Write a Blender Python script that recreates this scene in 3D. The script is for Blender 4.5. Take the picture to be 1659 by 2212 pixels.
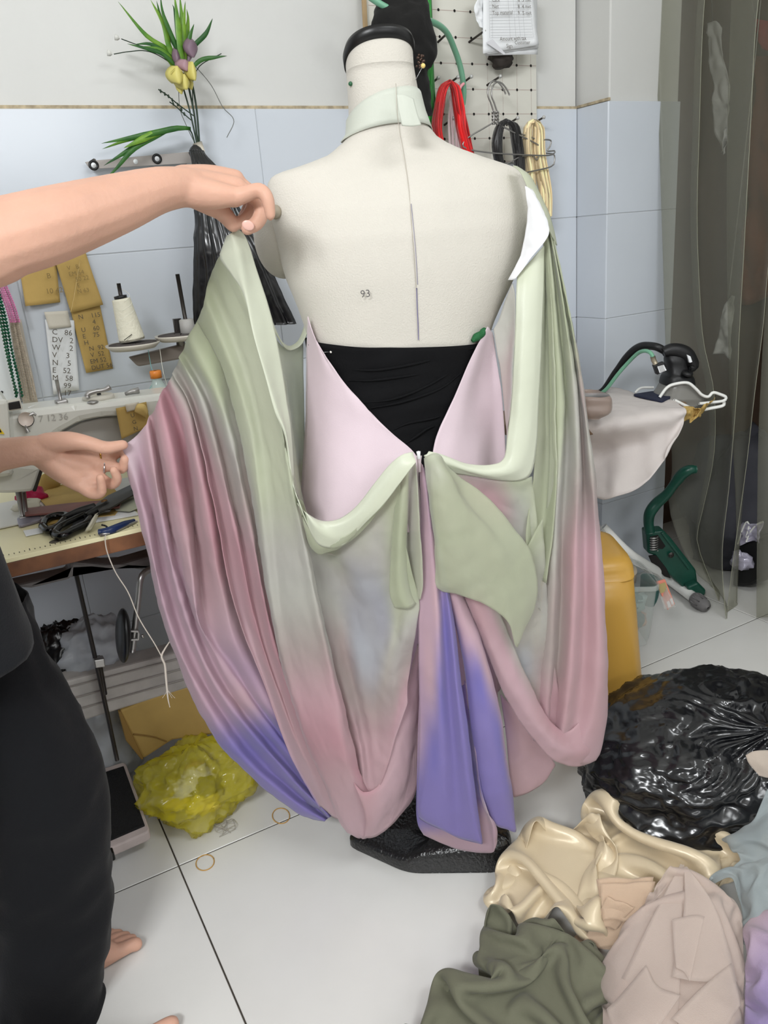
import bpy, bmesh, math, random
import numpy as np
from mathutils import Vector, noise, Matrix
from mathutils.kdtree import KDTree
for _o in list(bpy.data.objects): bpy.data.objects.remove(_o)
SC = bpy.context.scene
COL = SC.collection
# ---------------------------------------------------------------- camera
CAM_H = 1.185
PITCH, ROLL, YAW = [math.radians(a) for a in (19.1413, 4.7072, 27.6257)]
FOC = 1698.4
_f = np.array([math.sin(YAW)*math.cos(PITCH), math.cos(YAW)*math.cos(PITCH), -math.sin(PITCH)])
_r = np.array([math.cos(YAW), -math.sin(YAW), 0.0])
_d = np.cross(_f, _r)
_r2 = math.cos(ROLL)*_r + math.sin(ROLL)*_d
_d2 = -math.sin(ROLL)*_r + math.cos(ROLL)*_d
cam_data = bpy.data.cameras.new('camera'); cam = bpy.data.objects.new('camera', cam_data); COL.objects.link(cam)
cam_data.sensor_fit = 'HORIZONTAL'; cam_data.sensor_width = 36.0; cam_data.lens = FOC/1659*36.0
cam_data.clip_start = 0.02
cam.matrix_world = Matrix(((_r2[0], -_d2[0], -_f[0], 0), (_r2[1], -_d2[1], -_f[1], 0), (_r2[2], -_d2[2], -_f[2], CAM_H), (0, 0, 0, 1)))
SC.camera = cam
# ---------------------------------------------------------------- world, lights, exposure
SC.view_settings.view_transform = 'Standard'; SC.view_settings.look = 'None'
SC.view_settings.gamma = 1.0; SC.view_settings.use_curve_mapping = False
SC.view_settings.exposure = -0.22
W = bpy.data.worlds.new('world'); SC.world = W; W.use_nodes = True
W.node_tree.nodes['Background'].inputs[0].default_value = (0.9, 0.95, 1.0, 1); W.node_tree.nodes['Background'].inputs[1].default_value = 0.12
def area(name, loc, aim, sx, sy, power, col):
    l = bpy.data.lights.new(name, 'AREA'); l.shape = 'RECTANGLE'; l.size = sx; l.size_y = sy; l.energy = power; l.color = col
    o = bpy.data.objects.new(name, l); COL.objects.link(o); o.location = loc
    o.rotation_euler = (Vector(aim)-Vector(loc)).to_track_quat('-Z', 'Y').to_euler()
    return o
area('key_and_fill_light', (-1.45, -0.75, 2.45), (0.5, 1.1, 0.9), 1.2, 0.4, 94, (0.96, 0.98, 1.0))
area('ceiling_tube_light', (1.15, -0.9, 3.2), (0.9, 0.3, 0), 1.2, 0.5, 32, (0.95, 0.98, 1.0))
area('key_and_fill_light', (0.5, -2.15, 2.1), (0.5, 1.0, 0.9), 1.4, 0.4, 17, (0.97, 0.98, 1.0))  # added frontal fill behind the camera, not a known lamp of the room
# ---------------------------------------------------------------- helpers
fh = np.array([math.sin(YAW), math.cos(YAW), 0.0])       # horizontal viewing direction (along which depths are given)
D0 = 1.2844                                              # depth of the dress form's axis
def ray(px, py):
    return _r2*((px-829.5)/FOC) + _d2*((py-1106)/FOC) + _f
O_ = np.array([0, 0, CAM_H])
def at(px, py, D=D0): d = ray(px, py); return O_ + d*(D/d.dot(fh))
def onX(px, py, X): d = ray(px, py); return O_ + d*(X/d[0])
def onY(px, py, Y): d = ray(px, py); return O_ + d*(Y/d[1])
def onZ(px, py, z): d = ray(px, py); return O_ + d*((z-CAM_H)/d[2])
def lin(c):
    return tuple(((v/255)/12.92 if v/255 <= 0.04045 else ((v/255+0.055)/1.055)**2.4) for v in c)
def L4(c): return lin(c)+(1.0,)

MATS = {}
def mat(name, col, rough=0.6, metal=0.0, bump=0.0, bscale=40.0, var=0.0, vscale=6.0, trans=0.0, alpha=1.0, sheen=0.0, dye=False, lucent=0.0, sheer=0.0, coat=0.0, spec=0.5, ior=1.45, weave=0.0, detail=3.0, col2=None, ridge=None, emit=None):
    if name in MATS: return MATS[name]
    m = bpy.data.materials.new(name); m.use_nodes = True; nt = m.node_tree; N = nt.nodes; LK = nt.links
    b = N['Principled BSDF']; out = N['Material Output']
    b.inputs['Roughness'].default_value = rough; b.inputs['Metallic'].default_value = metal
    b.inputs['IOR'].default_value = ior; b.inputs['Specular IOR Level'].default_value = spec
    b.inputs['Transmission Weight'].default_value = trans; b.inputs['Alpha'].default_value = alpha
    b.inputs['Sheen Weight'].default_value = sheen; b.inputs['Coat Weight'].default_value = coat
    tc = N.new('ShaderNodeTexCoord')
    if dye:
        a = N.new('ShaderNodeAttribute'); a.attribute_name = 'dye'; src = a.outputs['Color']
    else:
        rgb = N.new('ShaderNodeRGB'); rgb.outputs[0].default_value = L4(col); src = rgb.outputs[0]
    if var > 0 or col2:
        n = N.new('ShaderNodeTexNoise'); n.inputs['Scale'].default_value = vscale; n.inputs['Detail'].default_value = 4
        LK.new(tc.outputs['Object'], n.inputs['Vector'])
        mx = N.new('ShaderNodeMix'); mx.data_type = 'RGBA'; mx.blend_type = 'MIX' if col2 else 'MULTIPLY'
        cr = N.new('ShaderNodeValToRGB'); cr.color_ramp.elements[0].position = 0.35; cr.color_ramp.elements[1].position = 0.68
        if col2:
            LK.new(n.outputs['Fac'], cr.inputs[0]); LK.new(cr.outputs[0], mx.inputs['Factor'])
            LK.new(src, mx.inputs['A']); mx.inputs['B'].default_value = L4(col2)
        else:
            cr.color_ramp.elements[0].color = (1-var, 1-var, 1-var, 1); cr.color_ramp.elements[1].color = (1, 1, 1, 1)
            LK.new(n.outputs['Fac'], cr.inputs[0]); mx.inputs['Factor'].default_value = 1.0
            LK.new(src, mx.inputs['A']); LK.new(cr.outputs[0], mx.inputs['B'])
        src = mx.outputs['Result']
    LK.new(src, b.inputs['Base Color'])
    if bump > 0:
        n2 = N.new('ShaderNodeTexNoise'); n2.inputs['Scale'].default_value = bscale; n2.inputs['Detail'].default_value = detail
        LK.new(tc.outputs['Object'], n2.inputs['Vector'])
        bp = N.new('ShaderNodeBump'); bp.inputs['Strength'].default_value = min(1.0, bump); bp.inputs['Distance'].default_value = 0.004
        LK.new(n2.outputs['Fac'], bp.inputs['Height']); LK.new(bp.outputs[0], b.inputs['Normal'])
    if ridge:                                              # creased film or cloth: sharp little ridges
        n3 = N.new('ShaderNodeTexNoise'); n3.noise_type = 'RIDGED_MULTIFRACTAL'; n3.inputs['Scale'].default_value = ridge[0]; n3.inputs['Detail'].default_value = ridge[2] if len(ridge) > 2 else 3; n3.inputs['Distortion'].default_value = 0.6
        LK.new(tc.outputs['Object'], n3.inputs['Vector'])
        bp2 = N.new('ShaderNodeBump'); bp2.inputs['Strength'].default_value = ridge[1]; bp2.inputs['Distance'].default_value = 0.006
        LK.new(n3.outputs['Fac'], bp2.inputs['Height'])
        if bump > 0: LK.new(bp.outputs[0], bp2.inputs['Normal'])
        LK.new(bp2.outputs[0], b.inputs['Normal'])
    if emit:
        b.inputs['Emission Color'].default_value = L4(emit[0]); b.inputs['Emission Strength'].default_value = emit[1]
    last = b.outputs[0]
    if lucent > 0:
        t = N.new('ShaderNodeBsdfTranslucent'); LK.new(src, t.inputs[0])
        ms = N.new('ShaderNodeMixShader'); ms.inputs[0].default_value = lucent
        LK.new(last, ms.inputs[1]); LK.new(t.outputs[0], ms.inputs[2]); last = ms.outputs[0]
    if sheer > 0:
        t = N.new('ShaderNodeBsdfTransparent')
        ms = N.new('ShaderNodeMixShader'); ms.inputs[0].default_value = sheer
        LK.new(last, ms.inputs[1]); LK.new(t.outputs[0], ms.inputs[2]); last = ms.outputs[0]
    LK.new(last, out.inputs[0])
    MATS[name] = m; return m

def link(name, me, m=None, parent=None):
    o = bpy.data.objects.new(name, me); COL.objects.link(o)
    if m is not None and hasattr(me, 'materials'): me.materials.append(m)
    if parent is not None: o.parent = parent
    return o
def mesh(name, V, F, m=None, parent=None, smooth=True):
    me = bpy.data.meshes.new(name); me.from_pydata([tuple(map(float, v)) for v in V], [], [tuple(f) for f in F]); me.update()
    if smooth: me.polygons.foreach_set('use_smooth', [True]*len(me.polygons))
    return link(name, me, m, parent)
def tag(o, label=None, cat=None, group=None, kind=None):
    if label: o['label'] = label
    if cat: o['category'] = cat
    if group: o['group'] = group
    if kind: o['kind'] = kind
    return o
def thing(name, label, cat, group=None):
    o = bpy.data.objects.new(name, None); COL.objects.link(o); o.empty_display_size = 0.05
    return tag(o, label, cat, group)
def solid(o, t, off=0.0, sub=0):
    if sub:
        s = o.modifiers.new('sub', 'SUBSURF'); s.levels = sub; s.render_levels = sub
    s = o.modifiers.new('thick', 'SOLIDIFY'); s.thickness = t; s.offset = off
    return o
def catmull(P, n, arc=True):
    P = np.asarray(P, float)
    if len(P) == 1: return np.repeat(P, n, 0)
    E = np.vstack([2*P[0]-P[1], P, 2*P[-1]-P[-2]])
    k = len(P)-1
    if arc:
        s = np.concatenate([[0], np.cumsum(np.linalg.norm(np.diff(P[:, :3], axis=0), axis=1)+1e-9)])
        u = np.interp(np.linspace(0, s[-1], n), s, np.arange(k+1))
    else:
        u = np.linspace(0, k, n)
    i = np.minimum(u.astype(int), k-1); t = (u-i)[:, None]
    p0, p1, p2, p3 = E[i], E[i+1], E[i+2], E[i+3]
    return 0.5*((2*p1)+(-p0+p2)*t+(2*p0-5*p1+4*p2-p3)*t**2+(-p0+3*p1-3*p2+p3)*t**3)
def gridmesh(name, G, m, parent=None, C=None, closeu=False, closev=False, caps=False):
    nu, nv = G.shape[:2]
    V = G.reshape(-1, 3); F = []
    for i in range(nu if closeu else nu-1):
        a = i*nv; b = ((i+1) % nu)*nv
        for j in range(nv if closev else nv-1):
            k = (j+1) % nv
            F.append((a+j, b+j, b+k, a+k))
    if caps and closev:
        F.append(tuple(range(nv-1, -1, -1))); F.append(tuple((nu-1)*nv+j for j in range(nv)))
    o = mesh(name, V, F, m, parent)
    if C is not None:
        at_ = o.data.color_attributes.new('dye', 'FLOAT_COLOR', 'POINT')
        cc = np.ones((nu*nv, 4), np.float32); cc[:, :3] = C.reshape(-1, 3)
        at_.data.foreach_set('color', cc.ravel())
    return o
DYE = {k: lin(v) for k, v in dict(
    g=(212, 216, 194), G=(202, 207, 181), f=(210, 214, 194), h=(208, 206, 198), k=(218, 184, 190), r=(216, 172, 181),
    p=(222, 192, 199), l=(219, 190, 203), v=(158, 146, 208), V=(144, 132, 202), m=(210, 182, 204), b=(196, 198, 202), P=(226, 207, 215), w=(247, 247, 249), y=(200, 186, 182), d=(126, 114, 184)).items()}
def parse(s, mode='D', base=D0, c0='g'):
    """'px,py[,depth mm[,dye]] ...' -> points in space and dyes; depth and dye carry on until changed"""
    P = []; C = []; dd = 0.0; c = DYE[c0]
    for tok in s.split():
        q = tok.split(',')
        if len(q) > 2 and q[2] != '': dd = float(q[2])/1000
        if len(q) > 3: c = DYE[q[3]]
        px, py = float(q[0]), float(q[1])
        P.append(at(px, py, base+dd) if mode == 'D' else onZ(px, py, dd) if mode == 'Z' else onY(px, py, base+dd) if mode == 'Y' else onX(px, py, base+dd) if mode == 'X' else at(px, py, torsoD(px, py)-0.013+dd))
        C.append(c)
    # dyes between two stated ones run evenly
    return np.array(P), np.array(C)
def vnoise(P, s, seed):
    return np.array([noise.noise(Vector((p[0]*s+seed, p[1]*s-seed*0.7, p[2]*s+seed*1.3))) for p in P])
def normals(G):
    du = np.gradient(G, axis=0); dv = np.gradient(G, axis=1); n = np.cross(du, dv)
    return n/(np.linalg.norm(n, axis=2, keepdims=True)+1e-12)
def sheet(name, lines, m, parent=None, nu=5, nv=44, thick=0.0012, wr=0.0025, ws=14.0, seed=0, mode='D', base=D0, zig=None, dye=True, fine=0.0):
    """a draped cloth lofted through its fold lines"""
    PP = []; CC = []
    c0 = 'g'
    for li, s in enumerate(lines):
        q0 = s.split()[0].split(','); c0 = q0[3] if len(q0) > 3 else c0
        P, C = parse(s, mode, base, c0)
        if zig is not None:
            z = zig[li % len(zig)]/1000
            w = np.linspace(0, 1, len(P)); w = np.minimum(1, w*4)[:, None]
            P = P + (fh*z)*w
        Q = catmull(np.hstack([P, C]), nv)
        PP.append(Q[:, :3]); CC.append(np.clip(Q[:, 3:], 0, 1))
    A = np.array(PP); B = np.array(CC)
    n = (len(lines)-1)*nu+1
    G = np.stack([catmull(A[:, j], n, False) for j in range(nv)], 1)
    C = np.stack([np.clip(catmull(B[:, j], n, False), 0, 1) for j in range(nv)], 1)
    if wr > 0:
        nn = normals(G); f = G.reshape(-1, 3)
        w1 = vnoise(f, ws, seed); w2 = vnoise(f, ws*2.3, seed+9)
        q = (w1 + 0.5*(1-2*np.abs(w2)))*wr
        if fine: q = q + fine*(1-2.5*np.abs(vnoise(f, ws*4.5, seed+4)))
        G = G + nn*q.reshape(G.shape[:2]+(1,))
    o = gridmesh(name, G, m, parent, C if dye else None)
    if thick: solid(o, thick)
    return o
def tube(name, P, r, m, parent=None, n=8, res=None, caps=True, flat=1.0):
    P = np.asarray(P, float)
    if res: P = catmull(P, res)
    R = np.broadcast_to(np.interp(np.linspace(0, 1, len(P)), np.linspace(0, 1, np.size(r)), np.atleast_1d(r)), (len(P),))
    T = np.gradient(P, axis=0); T /= np.linalg.norm(T, axis=1, keepdims=True)+1e-12
    a = np.array([0, 0, 1.0]) if abs(T[0][2]) < 0.9 else np.array([1.0, 0, 0])
    u = np.cross(T[0], a); u /= np.linalg.norm(u); G = []
    for i in range(len(P)):
        u = u - T[i]*u.dot(T[i]); u /= np.linalg.norm(u)+1e-12; v = np.cross(T[i], u)
        G.append([P[i]+R[i]*(math.cos(t)*u+flat*math.sin(t)*v) for t in np.linspace(0, 2*math.pi, n, endpoint=False)])
    return gridmesh(name, np.array(G), m, parent, closev=True, caps=caps)
def lathe(name, prof, c, m, parent=None, n=24, axis=None):
    """profile (r, z) turned about an axis through c"""
    c = np.asarray(c, float); ax = np.array([0, 0, 1.0]) if axis is None else np.asarray(axis, float)/np.linalg.norm(axis)
    a = np.array([1.0, 0, 0]) if abs(ax[0]) < 0.9 else np.array([0, 1.0, 0])
    u = np.cross(ax, a); u /= np.linalg.norm(u); v = np.cross(ax, u)
    G = np.array([[c+ax*z+r*(math.cos(t)*u+math.sin(t)*v) for t in np.linspace(0, 2*math.pi, n, endpoint=False)] for r, z in prof])
    return gridmesh(name, G, m, parent, closev=True, caps=True)
def box(name, c, s, m, parent=None, bev=0.003, rot=None):
    bm = bmesh.new(); bmesh.ops.create_cube(bm, size=1.0)
    bmesh.ops.scale(bm, vec=s, verts=bm.verts)
    if bev: bmesh.ops.bevel(bm, geom=bm.edges[:], offset=min(bev, min(s)*0.45), segments=2, affect='EDGES', profile=0.5)
    if rot is not None: bmesh.ops.rotate(bm, verts=bm.verts, matrix=Matrix.Rotation(rot[1], 3, rot[0]))
    bmesh.ops.translate(bm, vec=Vector([float(x) for x in c]), verts=bm.verts)
    me = bpy.data.meshes.new(name); bm.to_mesh(me); bm.free()
    return link(name, me, m, parent)
def slab(name, P, ext, m, parent=None, bev=0.003, seg=2):
    """an outline of points in one plane extruded along a vector, edges rounded"""
    P = [Vector([float(c) for c in p]) for p in P]; e = Vector([float(x) for x in ext])
    bm = bmesh.new(); v1 = [bm.verts.new(p) for p in P]; v2 = [bm.verts.new(p+e) for p in P]; n = len(P)
    bm.faces.new(v1); bm.faces.new(v2[::-1])
    for i in range(n): bm.faces.new((v1[i], v2[i], v2[(i+1) % n], v1[(i+1) % n]))
    bmesh.ops.recalc_face_normals(bm, faces=bm.faces)
    if bev: bmesh.ops.bevel(bm, geom=bm.edges[:], offset=bev, segments=seg, affect='EDGES', profile=0.5)
    me = bpy.data.meshes.new(name); bm.to_mesh(me); bm.free()
    return link(name, me, m, parent)
def slabY(name, pts, Y, depth, m, parent=None, bev=0.003, smooth=0):
    P = np.array([onY(a, b, Y) for a, b in pts])
    if smooth: P = catmull(np.vstack([P, P[:1]]), smooth*len(pts))[:-1]
    return slab(name, P, (0, depth, 0), m, parent, bev)
def loft(name, secs, m, parent=None, n=28, res=None, pleat=0, pamp=0.0, wr=0.0, ws=12, seed=0, cap=True, power=2.0, dye=None, back=1.0):
    """closed body through level outlines: (px left, px right, py, depth, half depth[, py right])"""
    S = np.array([list(s)+[s[2]] if len(s) == 5 else list(s) for s in secs], float)
    if res: S = catmull(S, res, False)
    G = []
    for l, r, y, D, hd, y2 in S:
        a = at(l, y, D); b = at(r, y2, D); c = (a+b)/2; h = (b-a)/2; row = []
        for t in np.linspace(0, 2*math.pi, n, endpoint=False):
            ct, st = math.cos(t), math.sin(t)
            k = 1.0 + (pamp*math.sin(pleat*t+0.9*math.sin(3*t+seed)) if pleat else 0)
            x = abs(ct)**(2/power)*np.sign(ct); z = abs(st)**(2/power)*np.sign(st)
            row.append(c+h*x*k+fh*hd*z*k*(back if z > 0 else 1.0))
        G.append(row)
    G = np.array(G)
    if wr:
        f = G.reshape(-1, 3); nn = normals(G)
        q = (vnoise(f, ws, seed)+0.6*(1-2*np.abs(vnoise(f, ws*2.2, seed+5))))*wr
        G = G+nn*q.reshape(G.shape[:2]+(1,))
    return gridmesh(name, G, m, parent, closev=True, caps=cap)
def text(name, body, o, ux, uy, size, m, parent=None, lift=0.0006, space=1.0, shear=0.0):
    """flat lettering at o, running along ux, with uy up"""
    c = bpy.data.curves.new(name, 'FONT'); c.body = body; c.size = size; c.space_line = space; c.shear = shear; c.resolution_u = 2
    ob = bpy.data.objects.new(name, c); COL.objects.link(ob); c.materials.append(m)
    ux = Vector([float(v) for v in ux]).normalized(); uy = Vector([float(v) for v in uy]); uy = (uy-ux*uy.dot(ux)).normalized(); uz = ux.cross(uy)
    M_ = Matrix((ux, uy, uz)).transposed().to_4x4(); M_.translation = Vector([float(v) for v in o])+uz*lift
    ob.matrix_world = M_
    bpy.context.view_layer.update()
    me = bpy.data.meshes.new_from_object(ob.evaluated_get(bpy.context.evaluated_depsgraph_get())); mw = ob.matrix_world.copy()
    bpy.data.objects.remove(ob); me.transform(mw); me.name = name
    if not me.materials: me.materials.append(m)
    return link(name, me, None, parent)
def struct(o): o['kind'] = 'structure'; return o
def sphere(name, c, r, m, parent=None, n=10):
    prof = [(max(1e-4, math.sin(t))*1.0, -math.cos(t)) for t in np.linspace(0.02, math.pi-0.02, n)]
    rr = np.ones(3)*r
    o = lathe(name, prof, (0, 0, 0), m, parent, n=max(8, n+4))
    co = np.empty(len(o.data.vertices)*3); o.data.vertices.foreach_get('co', co)
    co = co.reshape(-1, 3)*rr+np.asarray(c, float); o.data.vertices.foreach_set('co', co.ravel()); o.data.update()
    return o
# ================================================================ the setting
M_paint = mat('wall_paint', (212, 212, 209), 0.55, bump=0.06, bscale=90, var=0.05, vscale=3)
M_tile = mat('glazed_wall_tile', (206, 212, 220), 0.18, bump=0.02, bscale=14, var=0.03, vscale=4)
M_grout = mat('grey_grout', (192, 195, 198), 0.9)
M_floor = mat('polished_floor_tile', (224, 223, 219), 0.2, bump=0.012, bscale=8, var=0.05, vscale=5)
M_fgrout = mat('dark_floor_grout', (70, 64, 56), 0.9, var=0.3, vscale=30)
M_ceil = mat('ceiling_paint', (238, 236, 230), 0.8)
M_caulk = mat('stained_caulk', (196, 180, 150), 0.8, var=0.45, vscale=60)
WY = 1.96
def piece(name, src, loc, par, rot=0):
    o = src.copy(); o.name = name; COL.objects.link(o); o.location = loc; o.parent = par; return o
def tile_mesh(name, w, h, t, m, axis):
    """a tile of width w and height h, face at 0, thickness t behind it"""
    bm = bmesh.new(); bmesh.ops.create_cube(bm, size=1.0)
    s = {'y': (w, t, h), 'x': (t, w, h), 'z': (w, h, t)}[axis]
    bmesh.ops.scale(bm, vec=s, verts=bm.verts)
    o = {'y': (0, t/2, 0), 'x': (t/2, 0, 0), 'z': (0, 0, -t/2)}[axis]
    bmesh.ops.translate(bm, vec=o, verts=bm.verts)
    key = {'y': lambda v: v.co.y < t*0.2, 'x': lambda v: v.co.x < t*0.2, 'z': lambda v: v.co.z > -t*0.2}[axis]
    e = [e for e in bm.edges if all(key(v) for v in e.verts)]
    bmesh.ops.bevel(bm, geom=e, offset=0.0012, segments=1, affect='EDGES')
    me = bpy.data.meshes.new(name); bm.to_mesh(me); bm.free(); me.materials.append(m); return me
# floor: 60 cm tiles, joints at X = 0.178 + 0.6k and Y = 1.379 + 0.6k
floor = struct(box('floor', (0.6, -0.1, -0.0417), (5.4, 6.0, 0.08), M_fgrout, None, 0))
ft = tile_mesh('floor_tile', 0.5970, 0.5970, 0.0022, M_floor, 'z')
for i in range(-3, 6):
    for j in range(-4, 3):
        o = bpy.data.objects.new('tile', ft); COL.objects.link(o); o.parent = floor
        o.location = (0.178+0.6*i+0.3, 1.379+0.6*j+0.3, 0.0)
# back wall
wall_back = struct(box('wall_back', (0.02, WY+0.055, 1.67), (3.506, 0.1, 3.34), M_paint, None, 0))
struct(slab('trim_1', [(-1.7, WY+0.006, 1.497), (1.773, WY+0.006, 1.497), (1.773, WY+0.006, 1.506), (-1.7, WY+0.006, 1.506)], (0, -0.009, 0), M_caulk, None, 0.002))
grout_back = box('grout_bed', (0.03, WY+0.0005, 0.75), (3.48, 0.005, 1.496), M_grout, wall_back, 0)
xs = [-1.632, -1.032, -0.432, 0.168, 0.768, 1.368, 1.7722]
tm = {}
for i in range(len(xs)-1):
    w = round(xs[i+1]-xs[i], 3)
    if w not in tm: tm[w] = tile_mesh('wall_tile', w-0.0014, 0.2978, 0.008, M_tile, 'y')
    for k in range(5):
        o = bpy.data.objects.new('tile', tm[w]); COL.objects.link(o); o.parent = wall_back
        o.location = ((xs[i]+xs[i+1])/2, WY-0.004, 0.3*k+0.15)
# pillar at the right end of the back wall
PX0, PX1, PY = 1.773, 2.062, 1.83
wall_right = struct(box('wall_right', ((PX0+PX1)/2+0.006, PY+0.16, 1.67), (PX1-PX0-0.012, 0.3, 3.34), M_paint, None, 0.004))
pf = tile_mesh('wall_tile', PX1-PX0-0.004, 0.2978, 0.008, M_tile, 'y')
pl = tile_mesh('wall_tile', WY-PY-0.003, 0.2978, 0.008, M_tile, 'x')
for k in range(5):
    o = bpy.data.objects.new('tile', pf); COL.objects.link(o); o.parent = wall_right; o.location = ((PX0+PX1)/2, PY, 0.3*k+0.15)
    o = bpy.data.objects.new('tile', pl); COL.objects.link(o); o.parent = wall_right; o.location = (PX0, (PY+WY)/2, 0.3*k+0.15)
for c_, s_ in ((((PX0+PX1)/2, PY+0.0045, 0.748), (PX1-PX0-0.006, 0.005, 1.494)), ((PX0+0.0045, (PY+WY)/2, 0.748), (0.005, WY-PY-0.004, 1.494))): box('grout_bed', c_, s_, M_grout, wall_right, 0)
struct(slab('trim_2', [(PX0-0.001, PY-0.001, 1.5), (PX0-0.001, WY, 1.5), (PX0-0.001, WY, 1.507), (PX0-0.001, PY-0.001, 1.508)], (0.008, 0, 0), M_caulk, None, 0.001))
# the rest of the room
struct(box('wall_left', (-1.75, -0.15, 1.67), (0.1, 4.32, 3.34), M_paint, None, 0))
struct(box('wall_front', (0.6, -2.3, 1.67), (5.2, 0.1, 3.34), M_paint, None, 0))
struct(box('ceiling', (0.6, -0.1, 3.39), (5.4, 6.0, 0.1), M_ceil, None, 0))
M_dim = mat('brown_storeroom_wall', (104, 84, 70), 0.8, var=0.4, vscale=3)
struct(box('wall_doorway', (2.12, -0.72, 1.67), (0.1, 3.06, 3.34), M_paint, None, 0))
struct(box('wall_lintel', (2.12, 1.32, 2.74), (0.1, 1.0, 1.2), M_paint, None, 0))
struct(box('wall_storeroom', (3.1, 1.0, 1.67), (0.08, 3.6, 3.34), M_dim, None, 0))
struct(box('wall_storeroom_end', (2.62, 2.16, 1.67), (1.0, 0.08, 3.34), M_dim, None, 0))
# ================================================================ dress form
M_linen = mat('cream_linen_cover', (206, 201, 191), 0.8, bump=0.25, bscale=420, var=0.06, vscale=7, sheen=0.1)
M_black = mat('black_plastic', (16, 16, 17), 0.35)
M_cast = mat('hammered_black_iron', (26, 26, 27), 0.3, bump=0.55, bscale=170, detail=1.0, spec=0.8)
M_wrap = mat('black_jersey', (11, 11, 13), 0.85, bump=0.1, bscale=300, spec=0.2)
M_ink = mat('blue_pencil', (120, 116, 150), 0.9)
M_print = mat('grey_print', (96, 92, 92), 0.9)
MB = math.radians(15.6)
AX = np.array([0.645, 1.11, 0.0])+fh*0.03; LX = np.array([math.cos(MB), -math.sin(MB), 0]); LF = np.array([math.sin(MB), math.cos(MB), 0])
def onM(px, py):
    d = ray(px, py); t = (AX-O_).dot(LF)/d.dot(LF); p = O_+d*t; return (p-AX).dot(LX), p[2]
lefts = [(752,140),(753,165),(755,200),(757,250),(754,290),(738,312),(708,336),(668,352),(634,364),(604,373),(588,381),(579,395),(576,415),(580,445),(588,480),(597,520),(606,560),(617,600),(634,640),(650,680),(663,720),(676,770),(688,830),(692,900),(684,980),(672,1060),(662,1150),(668,1230)]
rights = [(893,132),(897,160),(903,200),(912,240),(926,280),(948,303),(990,322),(1040,340),(1085,354),(1112,364),(1126,378),(1133,400),(1137,430),(1137,470),(1132,510),(1122,550),(1108,590),(1092,625),(1075,660),(1060,695),(1047,735),(1036,780),(1026,830),(1022,900),(1032,980),(1048,1060),(1062,1150),(1056,1230)]
PL = np.array([onM(*q) for q in lefts])[::-1]; PR = np.array([onM(*q) for q in rights])[::-1]
ztop = min(PL[-1, 1], PR[-1, 1])
def prof(z): return np.interp(z, PL[:, 1], PL[:, 0]), np.interp(z, PR[:, 1], PR[:, 0])
ZD = np.array([0.60, 0.70, 0.80, 0.88, 0.96, 1.02, 1.08, 1.14, 1.19, 1.23, 1.26, 1.285, 1.305, 1.33, 1.38, 1.45])
DB = np.array([.115, .120, .105, .085, .078, .080, .088, .095, .093, .082, .068, .055, .050, .048, .046, .044])
DF = np.array([.095, .100, .095, .090, .085, .090, .100, .105, .095, .075, .060, .055, .052, .050, .048, .046])
def tors(z, th, off=0.0):
    a, b = prof(z); c = (a+b)/2; h = (b-a)/2+off
    ct, st = math.cos(th), math.sin(th); p = 2.25
    x = math.copysign(abs(ct)**(2/p), ct)*h
    d = (np.interp(z, ZD, DF) if st > 0 else np.interp(z, ZD, DB))+off
    f = math.copysign(abs(st)**(2/p), st)*d
    lean = 0.012*max(0, (z-1.30)/0.15)
    return AX+LX*(c+x)+LF*(f+lean)+np.array([0, 0, z])
def ring(name, zlo, zhi, off, m, parent, nz=10, n=72, arc=None, wr=0):
    """a band round the form; zlo/zhi are numbers or functions of the angle"""
    T = np.linspace(0, 2*math.pi, n, endpoint=False) if arc is None else np.linspace(arc[0], arc[1], n)
    f = lambda q, t: q(t) if callable(q) else q
    G = np.array([[tors(f(zlo, t)+(f(zhi, t)-f(zlo, t))*k/nz, t, off) for t in T] for k in range(nz+1)])
    if wr:
        q = vnoise(G.reshape(-1, 3)*np.array([1, 1, 3.0]), 16, 3).reshape(G.shape[:2])*wr
        G = G+normals(G)*q[..., None]
    return gridmesh(name, G, m, parent, closev=arc is None)
form = thing('dress_form', 'cream linen tailor\'s dress form seen from behind, on a black iron foot', 'dress form')
zs = np.concatenate([np.linspace(0.70, 1.18, 22), np.linspace(1.19, 1.315, 36), np.linspace(1.325, ztop, 8)])
TH = np.linspace(0, 2*math.pi, 96, endpoint=False)
G = np.array([[tors(z, t) for t in TH] for z in zs])
# slanted cut of the neck: the back rises in a curve above the shoulders' line
gridmesh('torso', G, M_linen, form, closev=True, caps=True)
def neck_slice(dz, s, k=1.0):
    row = []
    for t in TH:
        p = tors(ztop-0.002, t); c = AX+np.array([0, 0, ztop])+LX*sum(prof(ztop))/2+LF*0.01
        q = c+(p-c)*s; u = (q-c).dot(LF)
        row.append(np.array([q[0], q[1], ztop+dz-0.006-u*0.42*k]))
    return row
tag(gridmesh('neck_block', np.array([neck_slice(-0.045, 1.003, 0.0), neck_slice(-0.02, 1.006, 0.4), neck_slice(0.012, 1.004), neck_slice(0.018, 0.98), neck_slice(0.018, 0.4)]), M_linen, form, closev=True, caps=True))
tag(gridmesh('neck_cap', np.array([neck_slice(0.0125, 1.0), neck_slice(0.0125, 1.05), neck_slice(0.024, 1.07), neck_slice(0.030, 1.02), neck_slice(0.032, 0.6)]), M_black, form, closev=True, caps=True), 'black neck cap')
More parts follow.
